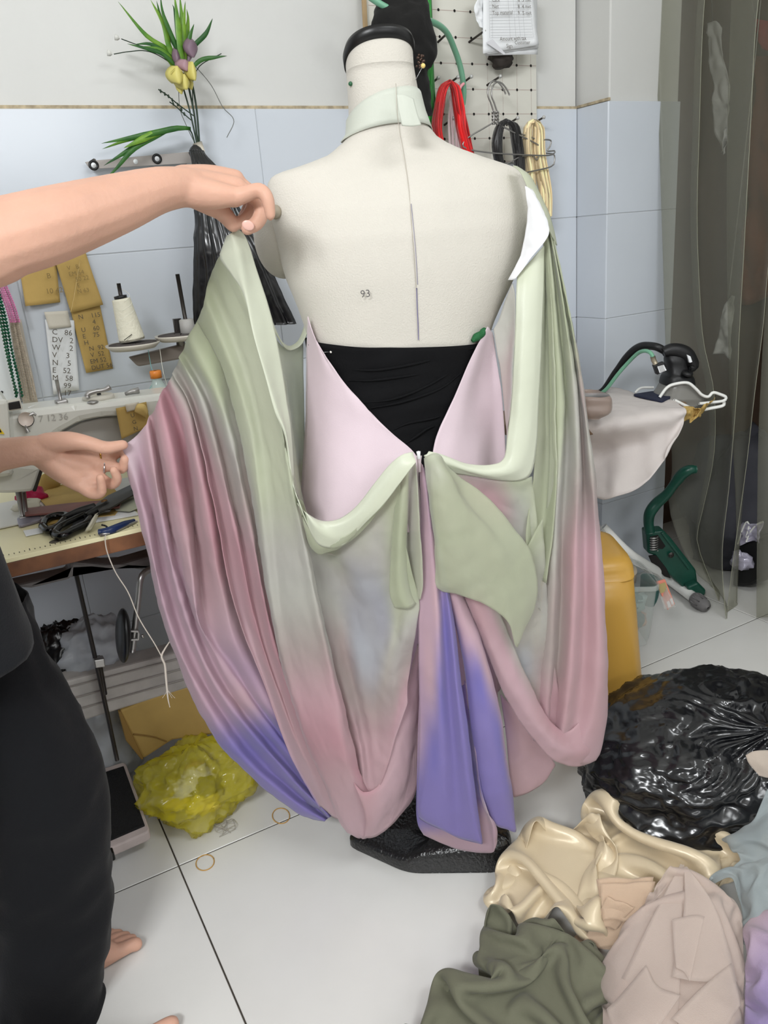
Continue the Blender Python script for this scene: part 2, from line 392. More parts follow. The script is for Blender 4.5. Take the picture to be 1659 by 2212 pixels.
# bust on the far side, showing past the left arm hole
cb = at(607, 515, D0+0.055)
bust = sphere('bust', (0, 0, 0), (0.043, 0.075, 0.062), M_linen, form, 24); bust.location = cb; bust.rotation_euler = (0.12, 0, -MB)
kn = at(597, 458, D0-0.035); lathe('shoulder_screw', [(0.001, 0), (0.008, 0.001), (0.0105, 0.005), (0.009, 0.010), (0.001, 0.012)], kn, mat('grey_screw', (150, 140, 122), 0.5), form, 16, -fh+_r*-0.3)
# seam down the back, pencil line, size number
def onback(px, py, off=0.0012):
    # nearest hit of the viewing ray with the back of the form
    d = ray(px, py); best = None
    for D in np.linspace(D0-0.16, D0+0.05, 160):
        p = O_+d*(D/d.dot(fh)); z = p[2]
        if not (0.6 < z < ztop+0.02): continue
        a, b = prof(z); u = ((p-AX).dot(LX)-(a+b)/2)/((b-a)/2)
        if abs(u) >= 1: continue
        dep = np.interp(z, ZD, DB)*(1-abs(u)**2.25)**(1/2.25)
        if (p-AX).dot(LF) >= -dep-off: return p
    return O_+d*(D0/d.dot(fh))
seam = [onback(x, y_, 0.0022) for x, y_ in [(855,180),(858,240),(863,285),(868,310),(876,355),(883,405),(888,470),(893,540),(898,610),(902,680),(905,735)]]
tube('back_seam', seam, 0.00045, mat('seam_shadow', (188, 180, 168), 0.9), form, 5, 60)
seam2 = [onback(x, y_, 0.0026) for x, y_ in [(900,622),(901,660),(903,700),(904,734)]]
tube('pencil_line', seam2, 0.0008, M_ink, form, 5, 16)
tube('pencil_line', [onback(x, y_, 0.0026) for x, y_ in [(888,440),(894,500),(899,560),(902,615)]], 0.0004, M_ink, form, 5, 20)
o1 = onback(779, 643, 0.006); o2 = onback(806, 640, 0.006)
text('size_number', '93', o1, o2-o1, (0, 0, 1), 0.0155, M_print, form, 0.0035)
def torsoD(px, py):
    d = ray(px, py); best = (9, D0)
    for D in np.linspace(D0-0.13, D0+0.10, 116):
        p = O_+d*(D/d.dot(fh)); z = p[2]; a, b = prof(z); h = (b-a)/2+0.004; l = (p-AX).dot(LF)
        q = abs(((p-AX).dot(LX)-(a+b)/2)/h)**2.25+(abs(l)/(np.interp(z, ZD, DB if l < 0 else DF)+0.004))**2.25
        if q <= 1: return D
        if q < best[0]: best = (q, D)
    return best[1]
# foot and pole
tube('pole', [AX+np.array([0, 0, z]) for z in (0.03, 0.74)], 0.016, M_black, form, 14)
def rounded(P, r, n=6):
    out = []; P = [np.array(p, float) for p in P]
    for i, p in enumerate(P):
        a = P[i-1]-p; b = P[(i+1) % len(P)]-p
        a = p+a/np.linalg.norm(a)*r; b = p+b/np.linalg.norm(b)*r
        for t in np.linspace(0, 1, n): out.append((1-t)**2*a+2*t*(1-t)*p+t*t*b)
    return np.array(out)
tri = rounded([(0.49, 1.236), (0.560, 1.095), (0.722, 0.990), (0.765, 1.02), (0.775, 1.14), (0.66, 1.25)], 0.03)
cen = tri.mean(0); G = []
for s, z in [(0.985, 0.0), (1.0, 0.006), (1.0, 0.044), (0.98, 0.055), (0.93, 0.063), (0.8, 0.068), (0.4, 0.076), (0.12, 0.078)]:
    row = []
    for q in tri:
        w = np.clip((q[0]-0.49)/0.13, 0.45, 1)
        row.append((cen[0]+(q[0]-cen[0])*s, cen[1]+(q[1]-cen[1])*s, 0.001+z*w))
    G.append(row)
gridmesh('iron_foot', np.array(G), M_cast, form, closev=True, caps=True)
# black jersey wrapped round the waist
zt = [onM(680, 733)[1], onM(1045, 733)[1]]
def ztopw(t):
    c = math.cos(t); a = 0.5+0.5*c
    return zt[0]*(1-a)+zt[1]*a+0.006*abs(c)**3-0.004
wrap = ring('waist_wrap', 0.80, ztopw, 0.004, M_wrap, None, 36, 110, None, 0.004)
solid(wrap, 0.0012); tag(wrap, 'black jersey cloth wrapped tightly round the waist of the dress form', 'wrap')
def fold_on(pts, r): 
    return tube('fold', [onback(x, y_, 0.0065) for x, y_ in pts], [0.0008, r, r, 0.0008], M_wrap, wrap, 8, 30)
for pts in ([(716,790),(800,800),(900,785),(1022,752)], [(780,870),(850,862),(930,830),(1002,784)], [(800,882),(870,868),(950,840),(996,806)], [(848,930),(880,915),(930,905),(950,900)], [(870,962),(900,942),(920,928),(938,920)], [(752,822),(800,822),(860,815),(960,800)]):
    fold_on(pts, 0.0022)
tag(tube('green_lace', [onback(x, y_, 0.008) for x, y_ in [(1020,737),(1030,728),(1040,722),(1046,714),(1050,722)]], [0.003, 0.007, 0.006, 0.005, 0.002], mat('green_lace', (26, 92, 50), 0.7, bump=0.5, bscale=300), None, 8, 24), 'scrap of dark green lace at the right edge of the black wrap', 'lace')
# pins
def pin(px, py, d2, r, col, label, off=0.004):
    t = thing('pin', label, 'pin'); a = onback(px, py, off); b = a+np.array(d2)
    sphere('pin_head', a, (r, r, r), mat('pin_'+label[:5], col, 0.3), t, 8)
    tube('pin_shaft', [a, b], 0.0005, mat('steel', (170, 170, 172), 0.3, 0.9), t, 5)
pin(715, 760, (-0.014, 0.01, 0.0), 0.0022, (236, 230, 222), 'white headed pin in the black wrap, near its left end')
pin(757, 181, (0.014, 0.004, -0.009), 0.0032, (40, 92, 60), 'dark green headed pin on the left side of the neck')
pin(914, 142, (-0.012, 0.004, -0.018), 0.0034, (222, 196, 120), 'yellow headed pin on the right side of the neck')
# ================================================================ the gown
C_sat = mat('gown_crepe', None, 0.62, dye=True, ridge=(8, 0.08, 2), bump=0.12, bscale=700, sheen=0.25, lucent=0.12, spec=0.3)
C_org = mat('gown_organza', None, 0.5, dye=True, ridge=(9, 0.26, 2), bump=0.10, bscale=600, sheen=0.35, lucent=0.38, sheer=0.12, spec=0.35)
C_sheer = mat('gown_sheer_organza', None, 0.5, dye=True, ridge=(11, 0.38, 2), bump=0.10, bscale=600, sheen=0.35, lucent=0.3, sheer=0.38, spec=0.35)
C_face = mat('gown_facing_satin', None, 0.42, dye=True, bump=0.06, bscale=500, sheen=0.2, lucent=0.1)
C_line = mat('white_lining', (246, 246, 248), 0.7, lucent=0.2, sheen=0.2)
gown = thing('gown', 'open backed gown dyed from pale green through pink to violet, pinned on the dress form', 'gown')
# --- close fitting bodice panels below the V of the back
sheet('bodice_panel', ["664,684,0,P 663,740,0 661,830,0 658,930,0 652,1030,0 648,1150,0",
    "669,700,0 690,770,0 705,840,0 710,930,0 706,1030,0 700,1150,0",
    "680,730,0 715,796,0 750,860,0 765,930,0 762,1030,0 760,1150,0",
    "692,752,0 735,817,0 790,885,0 815,945,0 815,1030,0 820,1150,0",
    "705,778,0 760,848,0 820,915,0 850,952,0 860,1030,0 870,1150,0",
    "716,800,0 775,865,0 840,930,0 899,984,0 905,1040,0 915,1150,0"], C_sat, gown, nu=8, nv=50, mode='B', wr=0.0012, ws=10, seed=2)
sheet('bodice_panel', ["1053,706,0,P 1020,770,0 985,850,0 950,925,0 936,974,0 930,1050,0 930,1150,0",
    "1056,708,0 1032,770,0 1008,850,0 990,930,0 980,980,0 985,1050,0 990,1150,0",
    "1058,712,0 1045,780,0 1034,850,0 1030,930,0 1030,990,0 1035,1050,0 1040,1150,0",
    "1061,716,0 1062,790,0 1062,860,0 1064,930,0 1066,1000,0 1072,1050,0 1080,1150,0",
    "1064,720,0 1076,800,0 1084,850,0 1090,930,0 1094,1005,0 1100,1060,0 1110,1150,0"], C_sat, gown, nu=8, nv=50, mode='B', wr=0.0012, ws=10, seed=5)
# --- inner skirt hanging all round from the hips
G = []; Cc = []
for k, z in enumerate(np.linspace(0.78, 0.30, 16)):
    u = k/15; row = []
    for t in np.linspace(0, 2*math.pi, 80, endpoint=False):
        r = 1+0.05*u*math.sin(9*t+1)+0.03*u*math.sin(5*t)
        row.append(AX+LF*0.05*u+LX*math.cos(t)*(0.13+0.03*u)*r+LF*(math.sin(t)*(0.105-0.01*u)*r)+np.array([0, 0, z]))
    G.append(row); c = np.array(DYE['P'])*(1-u)+np.array(DYE['m'])*u; Cc.append([c]*80)
solid(gridmesh('inner_skirt', np.array(G), C_sat, gown, np.array(Cc), closev=True), 0.0012)
# --- left drape held out by two hands: outer fall with pleats
sheet('left_drape', [
    "262,965,0,w 272,1005,,P 283,1050,,l 298,1105 313,1176,10 334,1281,20 364,1387,25 402,1480,25 436,1547,20,m 478,1615,15,v 524,1661 571,1703 621,1741 664,1765 697,1773",
    "268,962,-6,P 285,1010,-12 300,1060,-15,l 314,1115,-15 330,1200,-12 352,1300 382,1395,-5 420,1475 460,1545,,m 505,1610,,v 555,1665 610,1712 650,1742 680,1760 703,1772",
    "296,940,-4,P 310,1010,6,l 320,1060,14 332,1120,18 350,1210,20 375,1305 405,1390 440,1470 482,1540,,m 530,1605,,v 580,1660 630,1705 665,1735 690,1752 708,1768",
    "317,915,-14,p 328,985,-22 340,1060,-24 352,1130,-22,l 370,1220,-15 395,1310,-10 424,1395 460,1470 500,1530,,m 548,1590,,v 598,1645 642,1695 672,1725 695,1745 712,1765",
    "326,896,4,k 342,985,10 354,1065,12 368,1140,,p 388,1225,12,l 414,1318,15 444,1400 480,1470,,l 520,1530 565,1585,,v 610,1638 652,1688 682,1720 700,1742 716,1763",
    "333,882,-22,k 352,970,-30 368,1060,-30 385,1140,-25,p 402,1230,-18 420,1310,-14,l 452,1390,0 492,1465,,l 535,1525 578,1580,,v 620,1630 660,1680 690,1716 708,1740 720,1762",
    "345,858,-24,r 372,960,-36 390,1060,-36 405,1150,-32,k 417,1240,-30,p 428,1340,-26,l 458,1395,0 500,1455,,l 545,1520 590,1578,,v 630,1628 668,1676 695,1712 712,1738 724,1760",
    "356,838,-6,r 388,920,2 404,1010,12 415,1100,14,k 428,1200,14 442,1320,8,p 466,1380,,l 505,1440,,m 550,1510 598,1575,,v 640,1628 676,1676 700,1712 716,1738 727,1760",
    "364,826,-30,k 400,925,-42 422,1030,-45 440,1120,-42 456,1215,-38 474,1310,-25,p 498,1380,,l 530,1450,-12,m 570,1520 610,1578,,d 650,1630,-5,v 682,1680 704,1714 718,1740 729,1760",
    "370,815,-28,h 408,880,-42,y 432,985,-48,k 452,1085,-48,r 470,1190,-42 490,1300,-30,p 515,1380,-20,l 548,1450,-12,m 586,1520 624,1580,,d 660,1632,-5,v 690,1680 710,1715 722,1740 732,1760",
    "386,790,0,h 424,870,0,y 450,985,0,k 472,1085,,k 492,1190,5,r 512,1300,5,p 538,1380,8 570,1450,8,m 606,1520,10 640,1580,,d 672,1632,,v 696,1680 714,1715 724,1740 733,1760"],
    C_org, gown, nu=7, nv=90, wr=0.003, ws=11, seed=11)
# --- left drape, front pleats falling from the upper hand
sheet('left_drape', [
    "374,806,-34,h 412,880,-48,y 440,985,-56,k 462,1085,-58,r 482,1190,-56 506,1300,-48,k 540,1400,-35,p 575,1490,-25 610,1590,-20,p 640,1660,-15,m 690,1746,-10,v",
    "381,790,-20,h 421,870,-30,y 448,985,-34,k 470,1085,-36 492,1190,-34 516,1300,-30,p 548,1395 582,1490,-25 618,1590,-20 650,1665,-18 694,1742,-12,p",
    "386,774,-46,G 434,860,-60,h 468,975,-66,y 494,1085,-68,k 518,1190,-66,r 540,1300,-60 566,1395,-52 598,1490,-45,k 634,1590,-40 668,1668,-34,p 712,1758,-26",
    "395,757,-30,G 446,850,-40,h 478,960,-44,y 504,1080,-46,y 528,1190,-44,k 550,1300 574,1395 606,1490,-40,k 642,1590 676,1668 720,1765,-30,p",
    "405,728,-56,G 462,840,-72,G 498,950,-80,h 526,1080,-82,y 550,1190,-80,k 570,1300,-76,r 592,1395,-68,r 622,1490,-62 658,1590,-56 692,1680,-48,k 730,1770,-38,p",
    "425,695,-44,G 474,800,-58,G 508,930,-62,h 536,1060,-64,y 558,1190,-60,y 577,1300,,k 600,1395,,r 630,1490,-56 664,1590 700,1688,-48,k 738,1774,-40,p",
    "450,640,-20,G 500,800,-30,G 535,930,-40,h 560,1060,-44,y 580,1190,-44,y 598,1300,,k 620,1395,,r 648,1490,-40 680,1590 712,1688,-36,k 742,1774,-34,p"],
    C_org, gown, nu=7, nv=80, wr=0.0028, ws=11, seed=17)
sheet('left_drape', [
    "425,695,-46,G 480,800,-60,G 515,930,-66,g 540,1060,-68,h 560,1190,-66 578,1300,-64,h 600,1410,,y 628,1510,-60,k 660,1610 698,1690,-52 722,1752,-46,p 746,1793,-42,p 768,1809,-40",
    "440,652,-70,G 500,800,-92,G 538,930,-98,g 556,1060,-100 572,1190,-98,h 586,1300,-96,h 606,1410,-92,y 634,1510,-88,k 668,1610,-80,r 704,1692,-68,k 732,1758,-58,p 755,1797,-52,p 776,1811,-50",
    "452,600,-60,G 524,790,-84,g 560,930,-92 580,1060,-96 594,1190,,h 606,1300,,h 624,1400,,y 650,1500,,k 682,1600,,r 718,1690,-80,k 754,1780,-60,p 780,1811,-54",
    "462,575,-72,G 535,770,-92,g 575,930,-102 600,1060,-108 616,1190,,h 630,1300,,h 650,1400,-106,y 676,1500,,k 704,1600,,r 734,1680,-90,k 764,1765,-66,p 784,1812,-58",
    "470,558,-78,G 553,740,-104,g 592,890,-116 620,1060,-122 642,1190,-120,h 662,1300,,h 684,1400,-116,y 706,1500,,k 734,1600,,r 758,1680,-95,k 780,1750,-72,p 792,1811,-60",
    "480,545,-92,G 557,718,-112,g 600,880,-124 632,1057,-132 655,1165,,h 680,1290,-130,h 702,1390,-126,y 724,1490,-120,k 750,1600,-108,k 770,1670,-92,r 790,1725,-75,k 800,1808,-62",
    "494,512,-96,f 556,712,-100,g 602,880,-112 637,1050,-118 664,1165,,h 690,1290,-114,h 714,1400,-108 740,1510,-100,k 764,1610,-92,k 780,1672,-84,r 806,1718,-70,k 815,1800,-60,p"],
    C_org, gown, nu=8, nv=90, wr=0.0022, ws=13, seed=23, fine=0.0008)
# --- loop of the left drape rising again to the zip: cowl bottom
sheet('left_cowl', ["786,1812,-60,p 812,1807 842,1786,-58 870,1755,-52 893,1725,-45 903,1690,-40",
    "790,1770,-84,k 815,1768,,p 850,1730,-76 878,1680,-68 896,1600,-60 906,1500,-56",
    "776,1722,-94,k 800,1730,-92,k 836,1700,-88,p 868,1620,-80 893,1520,-72 908,1400,-66,k",
    "764,1690,-92,r 790,1712,-90,r 822,1690,-86,k 848,1610,-84,p 878,1500,-78 902,1390,-72,y"], C_org, gown, nu=8, nv=50, wr=0.0025, seed=31, fine=0.0006)
sheet('left_cowl', ["622,1080,-84,G 632,1140,-80,G 646,1240,-74,h 668,1340,-66 700,1450,-62,y 736,1560,,y 768,1650,-66,k 784,1700,-72,k",
    "650,1080,-90,G 658,1140,-86,G 668,1200,-82,h 690,1290,-78 715,1390,-76,y 745,1500,,y 775,1600,-80,k 785,1690,-86,k",
    "664,1110,-92,G 680,1160,-84,G 700,1230,-70,h 725,1310,-64 745,1400,-66,y 770,1510,,y 790,1610,-72,k 800,1712,-84,k",
    "690,1127,-96,G 710,1180,-88,G 740,1245,-76,h 762,1330,-70,b 775,1430,-82,b 788,1520,-78,y 804,1610,-80,k 812,1712,-86,k",
    "725,1124,-108,G 742,1190,-102,h 775,1260,-94,b 800,1345,-86,b 810,1440,-90,b 812,1525,-80,y 820,1610,-84,k 822,1695,-88,k",
    "765,1100,-118,G 785,1190,-112,h 815,1270,-102,b 835,1350,-100,b 836,1420,-106,h 832,1515,-90,y 836,1600,-90,k 838,1650,-92,k",
    "805,1068,-124,G 822,1180,-118,h 850,1270,-112,g 858,1340,-110,g 856,1410,,h 852,1500,-98,y 852,1570,-96,k 852,1600,-96,p",
    "842,1040,-132,G 850,1160,-126,G 868,1250,-122,G 876,1310,-120,g 876,1370,,h 870,1450,-104,y 866,1520,-100,k 866,1560,-100,p",
    "862,1010,-136,G 872,1150,-132,G 890,1240,-128,G 905,1295,-124,g 902,1340,,h 890,1420,-108,y 880,1480,-104,k 880,1520,-104,p"], C_sheer, gown, nu=8, nv=70, wr=0.0035, ws=10, seed=37, fine=0.0008)
# --- pale facing band along the back opening, left half
sheet('facing_band', ["504,490,-118,f 530,512,-108 556,590,-96 585,680,-90 606,780,-92 618,860,-100 628,930,-108 633,1010,-112 636,1070,-112 652,1100,-140 690,1124,-130 730,1122,-132 768,1096,-138 805,1050,-144 838,1008,-148 866,984,-150 892,976,-146",
    "502,500,-124,f 524,530,-118 546,610,-106 572,705,-104 592,800,-108 608,880,-116 621,940,-122 630,1020,-122 640,1080,-118 664,1112,-146 698,1134,-140 735,1134,-142 776,1106,-146 812,1062,-150 846,1020,-154 872,994,-155 894,985,-151",
    "496,506,-124,f 510,545,-126 534,640,-120 556,735,-124 580,820,-128 600,890,-132 618,940,-132 630,1030,-126 645,1085,-122 670,1125,-148 704,1154,-142,g 742,1158,-138 784,1122,-144 820,1080,-150 854,1034,-156 880,1005,-159 897,992,-156",
    "490,510,-112,f 479,540 476,558 500,592,-116 527,636,-118 548,727,-126 574,818,-130 594,890,-133 616,944,-130 629,1034,-124 648,1090,-152 672,1150,-138,g 695,1180,-130 740,1178,-128 790,1128,-140 828,1090,-148 862,1046,-156 886,1014,-160 899,998,-158"], C_face, gown, nu=6, nv=110, wr=0.0008, seed=41, fine=0)
sheet('facing_band', ["574,650,-60,G 590,700,-40 606,735,-20 625,748,0 645,735,15 658,700,15 660,672,10",
    "580,690,-60,G 598,725,-42 614,750,-26 630,757,-10,f 652,744,0,f 664,715,0,g 664,688,0"], C_face, gown, nu=5, nv=40, wr=0.0006, seed=43)
sheet('inner_sleeve', ["580,690,-58,G 600,790,-60 622,920,-72,h 636,1040,-80 650,1090,-70",
    "600,735,-30,g 616,830,-20 632,930,-20 645,1040,-30 656,1090,-40", "628,757,0,g 632,850,20 640,930,20 650,1040,10,h 660,1090,0",
    "655,742,12,G 656,850,20 658,930,22 660,1040,16 668,1090,8"], C_sheer, gown, nu=6, nv=40, wr=0.003, seed=47)
sheet('facing_underside', ["642,1072,-150,g 652,1112,-142 676,1150,-136 704,1156,-136 744,1158,-138 786,1124,-142 822,1082,-146 856,1036,-150", "650,1092,-144,G 660,1142,-134 682,1178,-128 700,1180,-128 738,1174,-130 782,1138,-136 820,1092,-140 854,1050,-144", "656,1110,-138,G 666,1166,-122 686,1194,-116 704,1192,-116 738,1180,-122 780,1148,-130 818,1104,-136 852,1060,-138"], C_sheer, gown, nu=6, nv=50, wr=0.002, seed=45)
# --- centre back: violet tails of the skirt
sheet('skirt_tail', ["907,1000,-104,m 910,1080,-112 908,1200,-116 904,1330,-118,l 905,1480,-112,m 905,1600,-104 903,1690,-96,v 902,1740,-92 906,1768,-90",
    "910,1000,-112,l 918,1080,-124 922,1200,-128 928,1330,-130,l 932,1480,-128,l 934,1600,-120,v 924,1700,-112,v 914,1755,-104 925,1780,-100",
    "912,1005,-114,m 924,1080,-128,m 936,1200,-134,l 946,1330,-136,l 952,1480,-136,v 956,1600,-128,v 958,1700,-122 955,1770,-116 960,1796,-112",
    "913,1010,-106,v 928,1090,-116,v 945,1200,-122,l 958,1330,-122,v 968,1480,-120 978,1600,-116 985,1700,-114 990,1780,-110 995,1812,-106",
    "914,1010,-108,m 932,1100,-122,v 952,1200,-128,v 972,1330,-132,v 986,1480,-136 1000,1600,-134 1012,1700,-130 1025,1780,-124 1036,1824,-120",
    "915,1010,-102,v 934,1100,-108,V 955,1200,-112,v 980,1330,-118,V 998,1480,-122 1014,1600,-122 1026,1700,-118 1038,1780,-114 1044,1822,-112"], C_org, gown, nu=7, nv=70, wr=0.002, ws=9, seed=53)
sheet('skirt_tail', ["906,1500,-80,m 902,1600,-78,m 900,1700,-74,v 899,1750,-70 903,1780,-70 915,1803,-68,l", "930,1500,-82,m 928,1600,-80,v 926,1700,-78 928,1770,-76 934,1805,-74,l 950,1820,-72",
    "970,1500,-84,v 972,1600,-84 974,1700,-82 982,1780,-80,l 990,1815,-78 1000,1838,-76", "1000,1480,-92,V 1015,1600,-90 1030,1700,-90 1042,1760,-90,l 1052,1800,-90 1055,1843,-88",
    "1008,1480,-100,l 1024,1600,-104,l 1038,1700,-106,v 1052,1750,-108,P 1066,1790,-108,l 1068,1836,-104", "1004,1470,-92,V 1020,1590,-98 1034,1690,-100,l 1048,1748,-104,P 1070,1780,-104,l 1074,1818,-100"], C_sheer, gown, nu=6, nv=50, wr=0.002, seed=59)
sheet('skirt_tail', ["940,1200,-92,l 962,1280,-98,v 990,1380,-104,V 1006,1480,-106 1018,1580,-104,V 1032,1680,-100,v 1048,1740,-96,V 1062,1775,-92,v",
    "942,1200,-104,m 970,1280,-112,l 1000,1380,-116,m 1016,1460,-118,v 1030,1560,-116,v 1046,1660,-112,v 1062,1740,-108 1075,1786,-104",
    "950,1210,-100,l 985,1280,-112,l 1018,1380,-120,l 1038,1460,-122,v 1054,1560,-120,v 1072,1660,-116,v 1088,1740,-110 1095,1792,-104",
    "956,1215,-88,l 1000,1290,-100,l 1034,1380,-112 1056,1460,-112,l 1074,1560,-110,v 1090,1660,-106,v 1104,1740,-100,v 1114,1797,-96",
    "960,1220,-70,m 1008,1300,-84 1042,1390,-96,m 1066,1470,-96 1084,1560,-94,m 1098,1660,-88 1108,1720,-84,v 1113,1775,-80"], C_org, gown, nu=6, nv=60, wr=0.0022, ws=9, seed=61)
# --- right drape: outer fall from the shoulder, looping up to the zip
sheet('right_drape', ["1172,500,-6,G 1178,600,-16 1182,720,-24 1186,850,-28 1186,960,-30,g 1182,1060,,g 1178,1180,,h 1172,1300,,h 1160,1420,-26,y 1150,1520,,k 1152,1600,,p",
    "1182,500,-14,G 1194,600,-30 1204,720,-38 1212,850,-44,G 1212,960,-46,g 1206,1060,,h 1200,1180,,h 1196,1300,-48,y 1190,1420,-44,y 1182,1520,,k 1180,1610,-40,p",
    "1184,490,-2,G 1198,590,-10 1212,720,-16 1222,850,-20,G 1224,960,,h 1220,1060,,h 1214,1180,,y 1212,1300,,y 1206,1420,-20,y 1196,1520,,k 1190,1620,-22,p",
    "1184,480,-16,G 1206,590,-34 1226,720,-44 1242,850,-48,h 1248,960,-50,h 1248,1060,,y 1244,1180,-52,k 1240,1300,,k 1234,1420,,k 1222,1540,-50,k 1205,1630,-46,p",
    "1186,475,0,G 1210,590,-4 1232,720,-8,G 1250,850,-12,h 1258,960,,y 1262,1060,,y 1262,1180,-16,p 1262,1300,-20,k 1258,1420,,k 1248,1540,-26,k 1225,1640,-34,p",
    "1184,470,-6,G 1212,590,-22 1238,720,-32 1258,850,-36,y 1272,960,-38,h 1282,1060,,y 1288,1180,,p 1292,1300,-40,k 1294,1420,,k 1284,1550,,k 1245,1648,-42,p",
    "1182,466,4,G 1213,590,0 1240,720,-2,h 1262,850,-4,h 1278,960,,h 1290,1060,,y 1300,1180,-6,p 1307,1300,-8,k 1311,1420,-10,k 1312,1540,,k 1290,1632,-22,p 1262,1652,-32",
    "1176,462,30,G 1205,590,40 1232,720,45,h 1256,850,50 1272,960,,h 1285,1060,,y 1296,1180,,p 1304,1300,,k 1308,1420,,k 1306,1540,40,k 1288,1628,20,p 1255,1653,0"], C_org, gown, nu=7, nv=80, wr=0.0026, ws=10, seed=67)
sheet('right_cowl', ["1262,1652,-30,p 1235,1655,-44 1195,1640,-58 1160,1605,-66 1125,1560,-72 1090,1500,-78,p 1060,1430,-84 1030,1350,-90,p 1005,1290,-94",
    "1280,1625,-30,k 1245,1632,-50,k 1205,1618,-66,p 1168,1580,-76 1130,1530,-84,p 1095,1470,-92 1064,1400,-98 1038,1330,-102,k 1014,1280,-104",
    "1290,1590,-24,k 1240,1612,-48,k 1200,1595,-64,k 1165,1550,-74,k 1134,1500,-82,p 1105,1440,-90 1075,1370,-96,p 1050,1310,-100 1030,1270,-102",
    "1270,1540,-16,k 1225,1580,-40,k 1190,1560,-54,r 1160,1510,-62,k 1136,1460,-70,y 1110,1400,-78,h 1086,1340,-86,h 1066,1295,-92 1050,1260,-96"], C_org, gown, nu=7, nv=70, wr=0.0024, ws=12, seed=71, fine=0.0006)
sheet('right_cowl', ["1045,1262,-86,h 1062,1310,-80,y 1078,1370,-74,P 1090,1420,-70 1105,1480,-66,k 1120,1540,-60,k 1150,1590,-50,k", "1075,1262,-76,h 1090,1310,-68,h 1102,1370,-60,y 1114,1420,-55,b 1130,1480,-50,b 1145,1540,-46,y 1170,1592,-40,k",
    "1105,1230,-70,G 1118,1310,-60,h 1128,1370,-50,h 1140,1430,-44,b 1156,1490,-40,y 1170,1545,-36,k 1190,1590,-32,k", "1140,1180,-64,G 1150,1290,-52,h 1160,1370,-44,h 1172,1430,-36,y 1186,1490,-32,k 1198,1540,-30,k 1210,1580,-28,k",
    "1172,1120,-56,G 1180,1250,-46,h 1190,1360,-38,h 1198,1430,-32,y 1206,1490,-28,k 1214,1540,-26,k 1226,1575,-24,k"], C_sheer, gown, nu=7, nv=60, wr=0.003, ws=12, seed=73, fine=0.0008)
sheet('right_under_layer', ["1082,1500,-40,m 1092,1580,-38,m 1100,1660,-34,p 1106,1700,-32 1112,1724,-30", "1110,1530,-30,p 1125,1600,-26 1138,1660,-22 1144,1700,-18 1140,1714,-16", "1150,1580,-22,p 1160,1620,-18 1172,1655,-12 1178,1675,-10 1170,1692,-8",
    "1190,1620,-14,p 1194,1640,-10 1198,1648,-8 1200,1654,-4 1195,1662,-2"], C_org, gown, nu=6, nv=30, wr=0.003, seed=79)
# --- facing band of the right half: from the lining down, across to the zip
sheet('facing_band', ["1117,596,-30,G 1115,640,-40,f 1112,740,-52 1105,860,-62 1096,940,-72 1088,990,-78 1060,1004,-84 1010,1002,-94 960,984,-104 926,975,-110",
    "1140,570,-30,G 1136,640,-46,f 1132,740,-60 1124,860,-72 1116,950,-80 1100,1004,-88 1060,1018,-94 1010,1010,-102 962,990,-108 922,981,-114",
    "1162,545,-24,g 1158,640,-42,f 1154,740,-54 1147,860,-66 1140,950,-76 1118,1014,-86 1070,1028,-92 1018,1020,-100 970,1004,-108 918,988,-115",
    "1176,530,-14,G 1174,640,-30,f 1170,740,-40 1164,860,-50 1160,950,-58 1150,1016,-66 1130,1036,-72 1090,1038,-78,f 1030,1030,-86 960,1020,-96"], C_face, gown, nu=6, nv=80, wr=0.0008, seed=83)
sheet('right_drape', ["1176,530,-10,G 1174,640,-26 1168,760,-34,g 1162,880,-42 1158,980,-48 1150,1060,-54,G 1138,1150,-60 1140,1240,-60",
    "1178,560,0,G 1180,660,-8 1180,780,-14,g 1180,890,-18 1180,980,,g 1176,1070,-26,G 1168,1160,-34 1162,1250,-40",
    "1180,520,-16,G 1190,640,-30 1196,760,-40,g 1200,880,-48 1202,980,-50,g 1200,1070,,G 1192,1170,-54 1180,1260,-56"], C_org, gown, nu=8, nv=60, wr=0.002, seed=89)
sheet('right_cowl', ["960,1016,-100,G 985,1060,-100,y 1000,1130,-94 1020,1190,-86 1040,1240,-80", "1010,1030,-88,y 1030,1080,-76,k 1050,1140,-68,y 1066,1200,-60 1080,1260,-56", "1060,1038,-80,y 1075,1090,-62,k 1092,1150,-54,h 1104,1220,-48 1114,1290,-46",
    "1110,1040,-74,G 1120,1100,-58,h 1132,1160,-50,h 1142,1230,-46 1146,1300,-44", "1150,1030,-66,G 1158,1100,-56,g 1164,1180,-50 1168,1250,-48,h 1168,1320,-46"], C_sheer, gown, nu=7, nv=40, wr=0.0035, seed=97, fine=0.0008)
